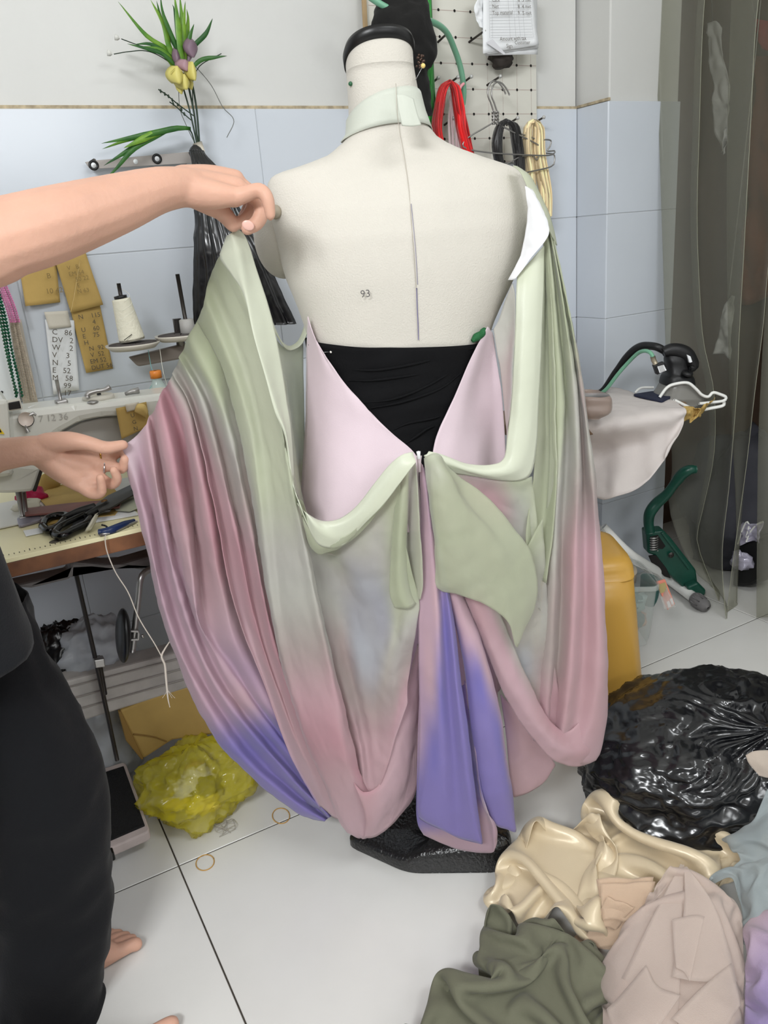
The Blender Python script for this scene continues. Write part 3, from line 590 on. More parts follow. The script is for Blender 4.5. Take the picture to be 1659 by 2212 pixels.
# --- two sheer loops of the tie beside the zip
sheet('tie_loop', ["866,990,-118,f 862,1020,-124,G 856,1070,-128 848,1150,-128,G 842,1230,-126 842,1280,-124 852,1312,-122", "876,988,-122,f 874,1020,-134,G 868,1080,-140 864,1160,-140 862,1240,-138 868,1290,-136 880,1314,-132",
    "884,988,-124,f 882,1030,-136,G 880,1090,-134 878,1160,-128 878,1240,-126,f 886,1280,-124 896,1306,-124", "890,990,-124,f 888,1030,-124,h 884,1090,-112,h 880,1160,-104 884,1240,-104,f 893,1285,-110 903,1298,-116",
    "898,994,-124,f 900,1030,-136,f 904,1090,-142,g 908,1160,-142,g 912,1220,-140 914,1260,-138,g 908,1294,-132"], C_sheer, gown, nu=7, nv=44, wr=0.0012, seed=101)
sheet('tie_loop', ["916,990,-124,f 920,1030,-134,h 930,1100,-138,g 938,1180,-138 940,1230,-136 940,1262,-134 955,1276,-130", "924,984,-126,f 934,1020,-144,f 938,1080,-150,G 944,1160,-150 952,1220,-148 960,1260,-144 985,1284,-138",
    "934,980,-126,f 950,1015,-148,f 958,1070,-156,G 974,1140,-158 990,1210,-156 1010,1265,-150 1020,1295,-144", "944,980,-122,f 968,1020,-142,G 990,1075,-148 1014,1135,-150 1036,1200,-148 1054,1270,-142 1058,1312,-136",
    "950,984,-116,f 974,1030,-130,G 1010,1090,-136 1050,1140,-136 1080,1200,-134 1095,1280,-130 1098,1345,-126", "955,990,-110,f 985,1040,-118,G 1030,1100,-122 1075,1150,-120 1115,1210,-114,G 1132,1300,-110 1116,1398,-108",
    "975,1015,-100,f 1010,1040,-104,G 1060,1080,-104 1110,1140,-98 1150,1200,-90 1160,1290,-84,G 1130,1370,-84"], C_sheer, gown, nu=7, nv=50, wr=0.003, ws=11, seed=103, fine=0.0005)
# --- white lining turned out below the right shoulder and strap over the shoulder
sheet('turned_lining', ["1134,402,-14 1138,440,-26 1137,480,-32 1128,530,-34 1114,575,-34 1098,605,-30", "1140,404,-16 1150,440,-34 1152,480,-42 1144,530,-44 1128,565,-42 1104,605,-34", "1146,408,-14 1166,450,-38 1170,485,-50 1160,525,-50 1140,560,-46 1110,604,-36",
    "1152,412,-8 1178,460,-30 1188,496,-46 1178,520,-52 1148,556,-48 1114,603,-38"], C_line, gown, nu=8, nv=40, wr=0.003, ws=22, seed=107, dye=False)
sheet('shoulder_strap', ["1108,358,10,g 1124,372,-6 1136,398,-14 1150,430,-20 1170,465,-26 1188,498,-34", "1118,360,16,g 1134,374,0 1148,398,-6 1164,430,-10 1182,468,-14 1196,515,-18", "1128,366,24,G 1144,380,14 1158,402,8 1174,434,4 1190,472,0 1204,530,-4"], C_org, gown, nu=6, nv=40, wr=0.0012, seed=109)
sheet('sleeve_inside', ["1066,712,14,h 1078,690,10 1092,650,0 1108,612,-20", "1074,760,16,h 1092,730,6 1104,690,-8 1113,640,-26", "1086,830,14,y 1098,800,4 1106,760,-10 1112,720,-30,h", "1092,900,10,y 1098,880,0 1104,850,-16 1108,820,-40,h", "1094,960,6,y 1096,940,0 1098,920,-20 1100,900,-44,y"], C_sat, gown, nu=6, nv=30, wr=0.002, seed=113)
# zip and collar
lathe('zip_slider', [(0.0005, 0), (0.0032, 0.001), (0.0026, 0.007), (0.0034, 0.012), (0.0005, 0.013)], at(905, 992, D0-0.132), C_line, gown, 10)
sheet('zip_tape', ["899,984,-116,P 902,1000,-122 903,1020,-118", "905,985,-120,P 905,1000,-125 906,1020,-122", "911,984,-118,P 909,1000,-122 909,1020,-118"], C_sat, gown, nu=4, nv=10, wr=0)
zc = [onM(757, 285)[1], onM(930, 275)[1], onM(757, 240)[1], onM(905, 213)[1]]
def clo(t):
    a = 0.5+0.5*math.cos(t); b = max(0, -math.sin(t)); return (zc[0]-0.012)*(1-a)+(zc[1]-0.006)*a+0.012*b
def chi(t):
    a = 0.5+0.5*math.cos(t); b = max(0, -math.sin(t)); return (zc[2]-0.01)*(1-a)+(zc[3])*a+0.020*b
M_col = mat('pale_collar_cloth', (204, 208, 196), 0.6, bump=0.1, bscale=400, sheen=0.2, lucent=0.1)
collar = ring('neck_collar', clo, chi, 0.0035, M_col, None, 6, 90); solid(collar, 0.0012)
tag(collar, 'pale green cloth collar band fastened round the neck of the dress form', 'collar')
sheet('collar_tab', ["857,205,-64 860,235,-67 866,262,-70 868,272,-70", "872,204,-64 878,236,-68 886,264,-70 889,273,-70", "893,213,-58 900,240,-62 908,264,-64 910,270,-64"], M_col, collar, nu=6, nv=16, wr=0.0008, dye=False, thick=0.0015)
# ================================================================ the person
M_skin = mat('warm_skin', (214, 168, 146), 0.5, bump=0.12, bscale=160, var=0.10, vscale=14, spec=0.4)
M_skin.node_tree.nodes['Principled BSDF'].inputs['Subsurface Weight'].default_value = 0.12
M_skin.node_tree.nodes['Principled BSDF'].inputs['Subsurface Radius'].default_value = (0.02, 0.008, 0.004)
M_nail = mat('finger_nail', (232, 186, 172), 0.3)
M_shirt = mat('black_cotton', (26, 28, 32), 0.9, bump=0.15, bscale=300, sheen=0.1, spec=0.15)
M_trous = mat('black_twill', (17, 18, 21), 0.85, bump=0.15, bscale=350, sheen=0.08, spec=0.2)
def flesh(name, chains, m, parent, voxel=0.0035, sm=6):
    """one continuous body: tapered limbs run together into a single skin"""
    V = []; F = []
    for ch in chains:
        Q = catmull(np.array(ch, float), max(8, 7*len(ch)))
        P, R = Q[:, :3], np.maximum(Q[:, 3], 0.002)
        d0 = P[0]-P[1]; d0 /= np.linalg.norm(d0); d1 = P[-1]-P[-2]; d1 /= np.linalg.norm(d1)
        pre = [(P[0]+d0*R[0]*c, R[0]*s) for c, s in ((0.98, 0.15), (0.8, 0.6), (0.45, 0.89))]
        post = [(P[-1]+d1*R[-1]*c, R[-1]*s) for c, s in ((0.45, 0.89), (0.8, 0.6), (0.98, 0.15))]
        pts = pre+list(zip(P, R))+post
        PP = np.array([p for p, _ in pts]); RR = [r for _, r in pts]
        T = np.gradient(PP, axis=0); T /= np.linalg.norm(T, axis=1, keepdims=True)
        a = np.array([0, 0, 1.0]) if abs(T[0][2]) < 0.9 else np.array([1.0, 0, 0])
        u = np.cross(T[0], a); b = len(V); n = 14
        for i in range(len(PP)):
            u = u-T[i]*u.dot(T[i]); u /= np.linalg.norm(u); w = np.cross(T[i], u)
            for k in range(n):
                t = 2*math.pi*k/n; V.append(PP[i]+RR[i]*(math.cos(t)*u+math.sin(t)*w))
        for i in range(len(PP)-1):
            for k in range(n):
                k2 = (k+1) % n; F.append((b+i*n+k, b+i*n+k2, b+(i+1)*n+k2, b+(i+1)*n+k))
        F.append(tuple(b+k for k in range(n-1, -1, -1))); F.append(tuple(b+(len(PP)-1)*n+k for k in range(n)))
    o = mesh(name, V, F, m, parent)
    r = o.modifiers.new('skin', 'REMESH'); r.mode = 'VOXEL'; r.voxel_size = voxel; r.use_smooth_shade = True
    s = o.modifiers.new('smooth', 'SMOOTH'); s.factor = 0.5; s.iterations = sm
    return o
def ch(s): # 'px,py,D,radius mm'
    return [tuple(at(*q[:3]))+(q[3]/1000,) for q in [[float(v) for v in t.split(',')] for t in s.split()]]
person = thing('person', 'person in black shirt and trousers at the left edge, holding out the gown', 'person')
hips = (-0.17, 1.17, 0.80)
B = [
 [(-0.17, 1.17, 0.76, .13), (-0.18, 1.17, 0.95, .115), (-0.19, 1.17, 1.12, .12), (-0.2, 1.17, 1.24, .10)],
 [(-0.2, 1.04, 1.25, .055), (-0.2, 1.17, 1.27, .065), (-0.2, 1.31, 1.25, .055)],
 [(-0.2, 1.17, 1.27, .055), (-0.185, 1.17, 1.37, .05), (-0.17, 1.17, 1.43, .055)],
 [(-0.18, 1.17, 1.44, .065), (-0.175, 1.17, 1.49, .082), (-0.18, 1.17, 1.54, .078)], [(-0.12, 1.17, 1.42, .045), (-0.11, 1.17, 1.47, .05)],
 [(-0.105, 1.17, 1.485, .010), (-0.078, 1.17, 1.462, .013)], [(-0.085, 1.155, 1.432, .009), (-0.085, 1.185, 1.432, .009)],
 [(-0.185, 1.085, 1.475, .014), (-0.19, 1.087, 1.455, .010)], [(-0.185, 1.255, 1.475, .014), (-0.19, 1.253, 1.455, .010)],
 [(-0.2, 1.03, 1.25, .05)]+ch("-110,540,0.93,47 20,512,0.95,44 120,484,0.98,42 250,442,1.03,35 340,412,1.07,28 405,403,1.10,24"),
 ch("395,412,1.09,20 455,420,1.10,19 515,425,1.11,12"), ch("395,400,1.10,22 455,402,1.12,19 512,402,1.13,12.5"), ch("395,394,1.12,22 455,388,1.14,19 508,386,1.15,12.5"), ch("395,394,1.13,19 455,388,1.16,16 498,392,1.175,12"),
 ch("505,428,1.11,12.5 535,418,1.105,10.5 561,411,1.10,9.5 577,428,1.095,9 584,465,1.095,7.2"), ch("510,408,1.13,12.5 548,424,1.135,11 565,452,1.13,10.5 556,480,1.125,10 534,494,1.12,9"),
 ch("506,390,1.15,12 540,418,1.155,10 544,452,1.155,9.5 523,480,1.15,8.5"), ch("498,395,1.17,11 538,412,1.175,10 538,445,1.175,9 519,484,1.163,8.5"),
 ch("415,418,1.12,18 455,440,1.135,16 482,460,1.145,12.5 503,486,1.15,10"),
 [(-0.2, 1.31, 1.24, .05), (-0.2, 1.36, 1.1, .046), (-0.16, 1.34, 0.97, .042)]+ch("-60,990,1.23,34 0,982,1.245,27 75,972,1.26,24 110,970,1.265,23"),
 ch("95,962,1.28,20 150,966,1.285,18 203,980,1.285,12"), ch("95,970,1.28,20 150,986,1.28,18 212,1002,1.28,12"), ch("95,982,1.275,20 150,1010,1.27,18 206,1028,1.27,12.5"), ch("88,985,1.27,19 128,1018,1.265,17 172,1046,1.262,14"),
 ch("110,985,1.270,19 150,998,1.268,18 192,1010,1.27,12"), ch("100,990,1.266,19 138,1018,1.262,18 166,1034,1.262,14"), ch("168,1036,1.266,12 190,1042,1.262,10.5 208,1044,1.258,8"),
 ch("100,958,1.26,18 150,953,1.25,16 188,957,1.245,12.5 228,967,1.25,11 266,961,1.262,8.5"),
 ch("200,979,1.285,11.5 236,984,1.30,9.5 268,974,1.285,8.5"), ch("210,1004,1.28,11.5 245,1008,1.285,9.5 264,1012,1.28,9 270,992,1.275,8"),
 ch("205,1026,1.272,11.5 240,1046,1.266,9.2 253,1034,1.258,8.2 246,1016,1.252,7.2"), ch("172,1046,1.262,13 200,1066,1.252,10 219,1062,1.244,8.4 217,1032,1.238,7.4"),
 [(-0.16, 1.21, 0.74, .085), (-0.13, 1.22, 0.42, .055), (-0.14, 1.22, 0.1, .035)], [(-0.18, 1.13, 0.74, .08), (-0.28, 1.10, 0.5, .058), (-0.35, 1.08, 0.25, .048), (-0.385, 1.07, 0.08, .034)],
]
def foot(hx, hy, tx, ty, side):
    h = np.array([hx, hy, 0]); t = np.array([tx, ty, 0]); f = (t-h)/np.linalg.norm(t-h); s = np.array([-f[1], f[0], 0])*side   # s: towards the little toe
    q = lambda a, b, z, r: tuple(h+f*a+s*b+np.array([0, 0, z]))+(r,)
    L = np.linalg.norm(t-h); out = [[q(0.02, 0, .032, .028), q(0.05, 0, 0.085, .032)], [q(0.02, 0, .03, .028), q(L*.45, -.012, .038, .028), q(L*.74, -.024, .022, .02)], [q(.02, 0, .028, .026), q(L*.45, .014, .026, .024), q(L*.72, .026, .017, .016)], [q(.05, 0, .08, .032), q(L*.4, -.004, .05, .028), q(L*.7, 0, .025, .02)]]
    for k, (b, e, r) in enumerate(((-.030, 1.0, .0125), (-.010, .985, .0085), (.005, .955, .008), (.020, .915, .0075), (.033, .865, .007))):
        out.append([q(L*.68, b*.9, .018, r*1.25), q(L*(e-.10), b, .017, r*.95), q(L*e-r, b, r+.001, r)])
    return out
B += foot(-0.165, 1.222, 0.066, 1.247, 1)+foot(-0.39, 1.07, -0.16, 1.04, -1)
body = flesh('body', B, M_skin, person, 0.0029, 5)
def nail(px, py, D, nx, ny, s=0.0055):
    c = at(px, py, D); sphere('nail', c, (s, 0.0016, s*1.15), M_nail, person, 8)
nl = sphere('nail', (0, 0, 0), (0.0085, 0.0018, 0.0065), M_nail, person, 10); nl.location = at(536, 487, 1.1105); nl.rotation_euler = (0.25, 0.45, -0.3)
# face and hair out of the frame above
M_hair = mat('black_hair', (20, 17, 16), 0.5)
G = []
for k, a in enumerate(np.linspace(0.05, 1.75, 14)):
    G.append([(-0.185+0.097*math.sin(a)*math.cos(t)-(0.012 if math.cos(t) > 0.2 else 0), 1.17+0.092*math.sin(a)*math.sin(t), 1.505+0.125*math.cos(a)-(0.10*(k/13)**2 if math.cos(t) < 0.2 else -0.015*(k/13))) for t in np.linspace(0, 2*math.pi, 28, endpoint=False)])
gridmesh('hair', np.array(G), M_hair, person, closev=True, caps=True)
for sy in (1.145, 1.195): sphere('eye', (-0.098, sy, 1.488), (0.006, 0.012, 0.006), mat('eye', (30, 24, 22), 0.2), person, 8)
# rings
def finger_ring(px, py, D, r, m, tilt):
    c = at(px, py, D); T = [c+np.array([0, math.cos(t)*r, math.sin(t)*r])+np.array([tilt*math.sin(t)*r, 0, 0]) for t in np.linspace(0, 2*math.pi, 25)]
    return tube('finger_ring', T, 0.0016, m, person, 6)
finger_ring(215, 986, 1.290, 0.0118, mat('thin_gold', (200, 160, 80), 0.25, 1.0), 0.1)['label'] = 'thin gold ring'
finger_ring(222, 1011, 1.282, 0.0124, mat('silver', (220, 220, 222), 0.2, 1.0), 0.3)['label'] = 'silver ring'
# clothes
def wloft(name, secs, m, parent, n=40, wr=0.004, seed=0, cap=False, res=24):
    S = catmull(np.array(secs, float), res, False); G = []
    for x, y, z, a, b in S: G.append([(x+a*math.cos(t), y+b*math.sin(t), z) for t in np.linspace(0, 2*math.pi, n, endpoint=False)])
    G = np.array(G); f = G.reshape(-1, 3)*np.array([1, 1, 0.45]); q = (vnoise(f, 10, seed)+0.5*(1-2*np.abs(vnoise(f, 22, seed+3))))*wr
    G = G+normals(G)*q.reshape(G.shape[:2])[..., None]
    return gridmesh(name, G, m, parent, closev=True, caps=cap)
shirt = solid(wloft('shirt', [(-0.18, 1.235, 0.645, .20, .155), (-0.178, 1.235, 0.68, .198, .155), (-0.18, 1.21, 0.80, .185, .16), (-0.18, 1.17, 1.0, .16, .175), (-0.195, 1.17, 1.18, .14, .185), (-0.2, 1.17, 1.27, .11, .17), (-0.2, 1.17, 1.315, .075, .10)], M_shirt, person, wr=0.007, seed=3), 0.0015)
for s0, s1 in (((-0.21, 1.07, 1.25), (-0.13, 0.985, 1.235)), ((-0.21, 1.27, 1.24), (-0.2, 1.365, 1.12))):
    solid(tube('sleeve', [s0, (np.array(s0)+s1)/2+np.array([0, 0, 0.01]), s1], [0.085, 0.075, 0.072], M_shirt, shirt, 18, 10, caps=False), 0.0015)
solid(loft('trousers', [(-190, 34, 1310, 1.15, .10), (-180, 80, 1420, 1.13, .11), (-130, 130, 1530, 1.11, .12), (-80, 190, 1650, 1.10, .11), (-50, 220, 1750, 1.085, .10), (-30, 231, 1850, 1.07, .098), (-15, 232, 1920, 1.06, .095), (0, 232, 2010, 1.045, .09), (12, 219, 2110, 1.02, .085), (16, 214, 2150, 1.005, .085), (14, 219, 2172, 1.0, .085), (20, 200, 2208, .985, .085)], M_trous, person, 60, 60, wr=0.013, ws=7, seed=8, cap=False), 0.0016)
solid(wloft('trousers', [(-0.19, 1.13, 0.74, .12, .10), (-0.28, 1.10, 0.5, .095, .09), (-0.35, 1.08, 0.25, .085, .085), (-0.385, 1.07, 0.03, .08, .08)], M_trous, person, wr=0.006, seed=12), 0.0016)

# second person's foot at the bottom edge
p2 = thing('person', 'bare toes of another person just showing at the bottom edge of the floor', 'person')
flesh('body', foot(-0.16, 0.975, 0.088, 0.996, -1)+[[(-0.14, 0.97, 0.06, .034), (-0.25, 0.85, 0.24, .045), (-0.32, 0.76, 0.40, .05)]], M_skin, p2, 0.0036, 5)
solid(wloft('trouser_leg', [(-0.33, 0.74, 0.46, .075, .075), (-0.275, 0.82, 0.32, .07, .07), (-0.25, 0.85, 0.25, .068, .068)], mat('grey_jersey', (96, 98, 104), .9), p2, wr=0.004, seed=14, cap=True, res=10), 0.0016)
# ================================================================ left: wall things
M_kraft = mat('kraft_paper', (196, 164, 96), 0.8, bump=0.15, bscale=60, var=0.12, vscale=12)
M_white = mat('white_paper', (236, 238, 240), 0.8, bump=0.2, bscale=40)
M_pen = mat('pencil_marks', (92, 84, 74), 0.9)
M_pen2 = mat('faint_pencil', (138, 116, 72), 0.9)
M_steel = mat('brushed_steel', (168, 166, 164), 0.35, 0.9)
M_dark = mat('dark_metal', (62, 58, 55), 0.45, 0.7)
def paper(name, pts, Y, m, label, cat='paper', curl=0.006, seed=0, parent=None, n=10):
    """a sheet on the wall given by four corners, slightly curled off it"""
    A, B_, C_, D_ = [onY(a, b, Y) for a, b in pts]; G = []
    for i in range(n+1):
        u = i/n; row = []
        for j in range(n+1):
            v = j/n; p = (1-v)*((1-u)*A+u*B_)+v*((1-u)*D_+u*C_)
            w = curl*(v**2)*(0.5+0.5*math.sin(3*u+seed))+0.0015*noise.noise(Vector((p[0]*30+seed, p[2]*30, 0)))
            row.append(p-np.array([0, abs(w), 0]))
        G.append(row)
    o = solid(gridmesh(name, np.array(G), m, parent), 0.0004)
    if label: tag(o, label, cat)
    return o
def wtext(body, px, py, Y, dx, dy, size, m, parent, space=1.0, name='handwriting'):
    o = onY(px, py, Y); return text(name, body, o, onY(px+dx, py+dy, Y)-o, (0, 0, 1), size, m, parent, 0.0, space)
pA = paper('paper_note', [(39, 560), (119, 545), (130, 653), (54, 661)], 1.950, M_kraft, 'square kraft paper note on the tiles below the raised forearm, leftmost of the brown notes', 'note', 0.012, 1)
wtext('   B\n\n 10 42', 88, 603, 1.937, 60, -6, 0.016, M_pen2, pA, 1.0)
pC = paper('paper_note', [(150, 660), (214, 650), (244, 796), (185, 805)], 1.951, M_kraft, 'lower long kraft paper note with a list of numbers, tucked under the upper one', 'note', 0.008, 2.0)
wtext('N    115\n       4\nU    60\nE    75\nH\n  N  92\n  V  52\n EM 52\n DUT 56', 170, 690, 1.94, 60, -8, 0.0145, M_pen, pC, 1.0)
pB = paper('paper_note', [(118, 560), (183, 540), (222, 658), (153, 676)], 1.944, M_kraft, 'upper kraft paper note with a diagonal crease, overlapping a longer one', 'note', 0.008, 4)
tube('crease', [onY(a, b, 1.936) for a, b in [(173, 560), (160, 640), (153, 674)]], 0.0006, mat('crease_edge', (222, 196, 136), 0.8), pB, 5, 8)
wtext('V   B\nEM 64\n   50 22\n   E\n  N 63', 146, 584, 1.933, 60, -10, 0.013, M_pen2, pB)
pN = paper('paper_note', [(97, 690), (160, 692), (171, 842), (115, 852)], 1.949, M_white, 'crinkled white note with handwritten sizes taped to the tiles', 'note', 0.01, 3)
paper('tape', [(95, 674), (146, 671), (154, 706), (106, 710)], 1.947, mat('masking_tape', (214, 208, 194), 0.7, bump=0.3, bscale=50), None, None, 0.004, 1, pN, 5)
wtext('C   86\nDV   2\nW    2\nV    3\nN    5\nE   52\nM   58\n     99\n     17', 112, 722, 1.936, 60, 4, 0.017, M_pen, pN, 1.0)
# bead strands hung at the far left
def beads(path, r, m, parent, step):
    P = catmull(np.array(path, float), 200); s = np.concatenate([[0], np.cumsum(np.linalg.norm(np.diff(P, axis=0), axis=1))])
    n = int(s[-1]/step); V = []; F = []
    ico = [(0, 0, 1), (.9, 0, .3), (-.45, .78, .3), (-.45, -.78, .3), (.45, .78, -.3), (-.9, 0, -.3), (.45, -.78, -.3), (0, 0, -1)]
    fc = [(0, 1, 2), (0, 2, 3), (0, 3, 1), (1, 4, 2), (2, 5, 3), (3, 6, 1), (2, 4, 5), (3, 5, 6), (1, 6, 4), (4, 7, 5), (5, 7, 6), (6, 7, 4)]
    for k in range(n):
        p = np.array([np.interp(k*step, s, P[:, c]) for c in range(3)]); b = len(V)
        V += [p+r*np.array(q) for q in ico]; F += [tuple(b+i for i in f) for f in fc]
    return tag(mesh('bead_strand', V, F, m, parent, False), kind='stuff')
def strands(name, label, lines, r, m, step, Y=1.92):
    t = thing(name, label, 'beads')
    for k, l in enumerate(lines): beads([onY(a, b, Y-0.004*(k % 3)) for a, b in l], r, m, t, step)
    return t
M_pink = mat('pink_glass_beads', (232, 140, 190), 0.15, var=0.3, vscale=90); M_grn = mat('green_glass_beads', (20, 96, 66), 0.12, var=0.5, vscale=120); M_iv = mat('clear_glass_beads', (206, 190, 170), 0.2, var=0.35, vscale=90)
strands('bead_bunch', 'bunch of pink glass bead strands hanging at the left edge', [[(x-22, 560), (x-8, 610), (x+12, 660), (x+24, 700)] for x in (0, 5, 10, 14, 19)], 0.0030, M_pink, 0.0045)
strands('bead_bunch', 'long dark green glass bead strands hanging beside the pink ones', [[(-16, 600), (4, 680), (18, 760), (34, 850), (38, 866)], [(-12, 600), (10, 680), (26, 760), (40, 820), (50, 866)], [(-22, 600), (0, 690), (14, 760), (28, 820), (40, 858)]], 0.0044, M_grn, 0.0072)
strands('bead_bunch', 'cream sheer bundle of tiny clear bead strands below the pink ones', [[(22+k*3, 690), (34+k*4, 760), (44+k*5, 820), (50+k*6, 868)] for k in range(6)], 0.0022, M_iv, 0.0036, 1.935)
sl = sheet('mesh_sleeve', ["20,698 30,760 42,820 50,872", "34,690 48,760 60,820 68,872", "46,690 60,760 72,815 82,868"], mat('cream_mesh', (214, 204, 190), 0.8, sheer=0.25), None, mode='Y', base=1.945, wr=0.002, dye=False, nv=20); tag(sl, 'cream mesh sleeve hanging behind the clear beads', 'cloth')
wb = slabY('side_panel', [(-80, 560), (8, 560), (44, 868), (-80, 884)], 1.949, 0.005, mat('white_laminate', (224, 228, 230), 0.3), None, 0.001); tag(wb, 'white laminate panel on the wall behind the bead strands', 'panel')
lathe('screw_hole', [(0.0001, 0), (0.003, 0), (0.0001, 0.001)], onY(4, 847, 1.947), M_black, wb, 10, (0, -1, 0))
# grey metal strip screwed on the wall
M_strip = mat('grey_strip', (166, 160, 156), 0.5, 0.2, bump=0.05, bscale=200)
st = thing('metal_strip', 'grey metal strip with round holes fixed across the wall tiles', 'strip')
slabY('strip', [(184, 350), (200, 347), (416, 327), (420, 352), (202, 365), (193, 363)], 1.930, 0.003, M_strip, st, 0.0006)
for px, py in ((202, 357), (339, 343)):
    c = onY(px, py, 1.929); lathe('washer', [(0.0105, 0), (0.011, 0.001), (0.0105, 0.0022), (0.006, 0.0022), (0.0055, 0.0005)], c, M_black, st, 20, (0, -1, 0))
    lathe('screw_head', [(0.0058, 0), (0.0052, 0.002), (0.0005, 0.0028)], c, M_white, st, 14, (0, -1, 0))
lathe('hole', [(0.0052, 0), (0.0045, 0.0007), (0.0003, 0.0008)], onY(293, 349, 1.9295), mat('tile_through_hole', (226, 230, 232), 0.4), st, 14, (0, -1, 0))
for px in (200, 400): lathe('spacer', [(0.005, 0), (0.005, 0.02)], onY(px, 350, 1.952), M_steel, st, 8, (0, -1, 0))
# black plastic bag hanging under the strip
M_bag = mat('black_bag_film', (20, 20, 22), 0.24, ridge=(30, 0.4, 3), spec=0.7)
hb = thing('hanging_bag', 'black plastic bag hanging pleated from the metal strip', 'bag')
loft('bag_body', [(411, 440, 325, 1.93, .012), (414, 448, 338, 1.92, .016), (417, 470, 365, 1.91, .022), (424, 500, 420, 1.90, .03), (425, 528, 480, 1.89, .036), (425, 560, 540, 1.88, .04), (424, 590, 600, 1.88, .042), (423, 612, 650, 1.88, .04), (424, 634, 700, 1.88, .02)], M_bag, hb, 90, 50, pleat=19, pamp=0.07, wr=0.004, seed=4)
lathe('tied_neck', [(0.004, -0.012), (0.013, -0.006), (0.017, 0.004), (0.012, 0.014), (0.004, 0.02)], onY(424, 334, 1.89), M_bag, hb, 12)
# artificial flowers stuck into the bag
M_lf = mat('leaf_green', (70, 120, 36), 0.4, col2=(120, 160, 50), vscale=30); M_lf2 = mat('leaf_dark_green', (28, 78, 30), 0.4, col2=(60, 110, 36), vscale=30)
M_stem = mat('stem_green', (30, 50, 34), 0.5); M_wire = mat('grey_stem', (110, 112, 108), 0.6)
fl = thing('artificial_flowers', 'bunch of artificial grass and sheer flowers in the top of the hanging black bag', 'flowers')
def leaf(pts, w, m, Y=1.90, fan=0.0):
    P = catmull(np.array([onY(a, b, Y-fan*i) for i, (a, b) in enumerate(pts)]), 14); T = np.gradient(P, axis=0); T /= np.linalg.norm(T, axis=1, keepdims=True)
    n = np.cross(T, np.array([0, 1.0, 0])); n /= np.linalg.norm(n, axis=1, keepdims=True)+1e-9
    u = np.linspace(0, 1, 14); W_ = w*np.minimum(1, (1-u)*2.2)**0.8*(0.55+0.45*np.minimum(1, u*5)); G = np.stack([P-n*W_[:, None]*0.5-np.array([0, 0.0012, 0]), P, P+n*W_[:, None]*0.5-np.array([0, 0.0012, 0])], 1)
    return solid(gridmesh('leaf', G, m, fl), 0.0004)
for pts, w, m in [([(385, 150), (362, 108), (315, 76), (255, 4)], .009, 0), ([(385, 140), (365, 101), (354, 54), (325, 0)], .012, 0), ([(392, 140), (383, 108), (350, 45), (338, 2)], .011, 1), ([(395, 140), (388, 100), (384, 50), (376, -14)], .012, 0),
        ([(400, 140), (396, 80), (398, 30), (400, 3)], .010, 0), ([(388, 135), (385, 90), (376, 22), (372, 10)], .009, 1), ([(400, 130), (398, 90), (393, 45), (388, -10)], .012, 0), ([(405, 120), (410, 80), (419, 52)], .009, 1), ([(412, 110), (423, 95), (445, 72), (459, 40)], .010, 1),
        ([(412, 150), (434, 130), (465, 124), (490, 121)], .009, 1), ([(390, 145), (362, 118), (326, 96), (291, 96)], .009, 1), ([(388, 150), (352, 118), (315, 105), (275, 95)], .008, 1), ([(385, 160), (368, 130), (345, 110), (310, 100)], .014, 0),
        ([(412, 278), (383, 277), (326, 289), (219, 310)], .012, 1), ([(383, 278), (347, 286), (282, 300), (221, 322)], .010, 0), ([(375, 280), (340, 289), (289, 318), (224, 358)], .012, 1), ([(365, 282), (347, 290), (289, 322), (253, 362), (222, 394)], .010, 1), ([(360, 284), (336, 288), (305, 302), (267, 320)], .014, 0), ([(400, 120), (404, 70), (406, 40), (403, 20)], .010, 0), ([(392, 120), (372, 80), (352, 30), (346, -10)], .009, 1)]:
    leaf(pts, w, M_lf2 if m else M_lf, 1.90 - 0.02*random.Random(pts[0][0]+pts[-1][0]).random(), 0.004)
for pts, r in [([(428, 325), (420, 250), (408, 190), (398, 140)], .0022), ([(432, 325), (425, 240), (415, 180), (402, 130)], .0022), ([(424, 322), (413, 285), (400, 277), (383, 277)], .0016), ([(427, 318), (410, 240), (396, 190), (386, 150)], .0018), ([(430, 316), (418, 240), (416, 180), (420, 165), (434, 140), (478, 116)], .0011), ([(418, 250), (383, 224), (360, 205), (342, 193)], .0013), ([(416, 262), (396, 245), (380, 230), (366, 220)], .0012), ([(398, 160), (352, 125), (315, 110), (275, 112), (246, 117)], .0010), ([(390, 150), (345, 112), (300, 98), (262, 84)], .0010)]:
    tube('stem', [onY(a, b, 1.895) for a, b in pts], r, M_stem, fl, 6, 24)
for pts in ([(412, 140), (423, 145), (456, 184), (481, 231), (505, 260), (490, 297)], [(385, 160), (388, 230), (402, 270), (425, 315), (448, 338)]):
    tube('stem', [onY(a, b, 1.91) for a, b in pts], 0.0009, M_wire, fl, 5, 30)
M_pur = mat('sheer_purple_petal', (150, 124, 140), 0.4, lucent=0.3, sheer=0.25); M_yel = mat('sheer_yellow_petal', (232, 222, 132), 0.4, lucent=0.3)
def petal(px, py, w, h, m, Y, tilt=0.3):
    c = onY(px, py, Y); G = []
    for i in range(9):
        v = i/8; row = []
        for j in range(9):
            u = j/4-1; row.append(c+np.array([u*w*math.sin(math.pi*(0.1+0.85*v))**0.7, -0.018*(1-u*u)*tilt*2, (v-0.5)*h+0.006*u*u]))
        G.append(row)
    return solid(gridmesh('petal', np.array(G), m, fl), 0.0004)
petal(412, 108, .016, .034, M_pur, 1.872); petal(404, 120, .013, .03, M_pur, 1.882, -.2); petal(381, 128, .009, .032, M_pur, 1.88); petal(396, 146, .018, .022, mat('pink_lilac_petal', (186, 150, 160), 0.4, lucent=0.3), 1.868, .6)
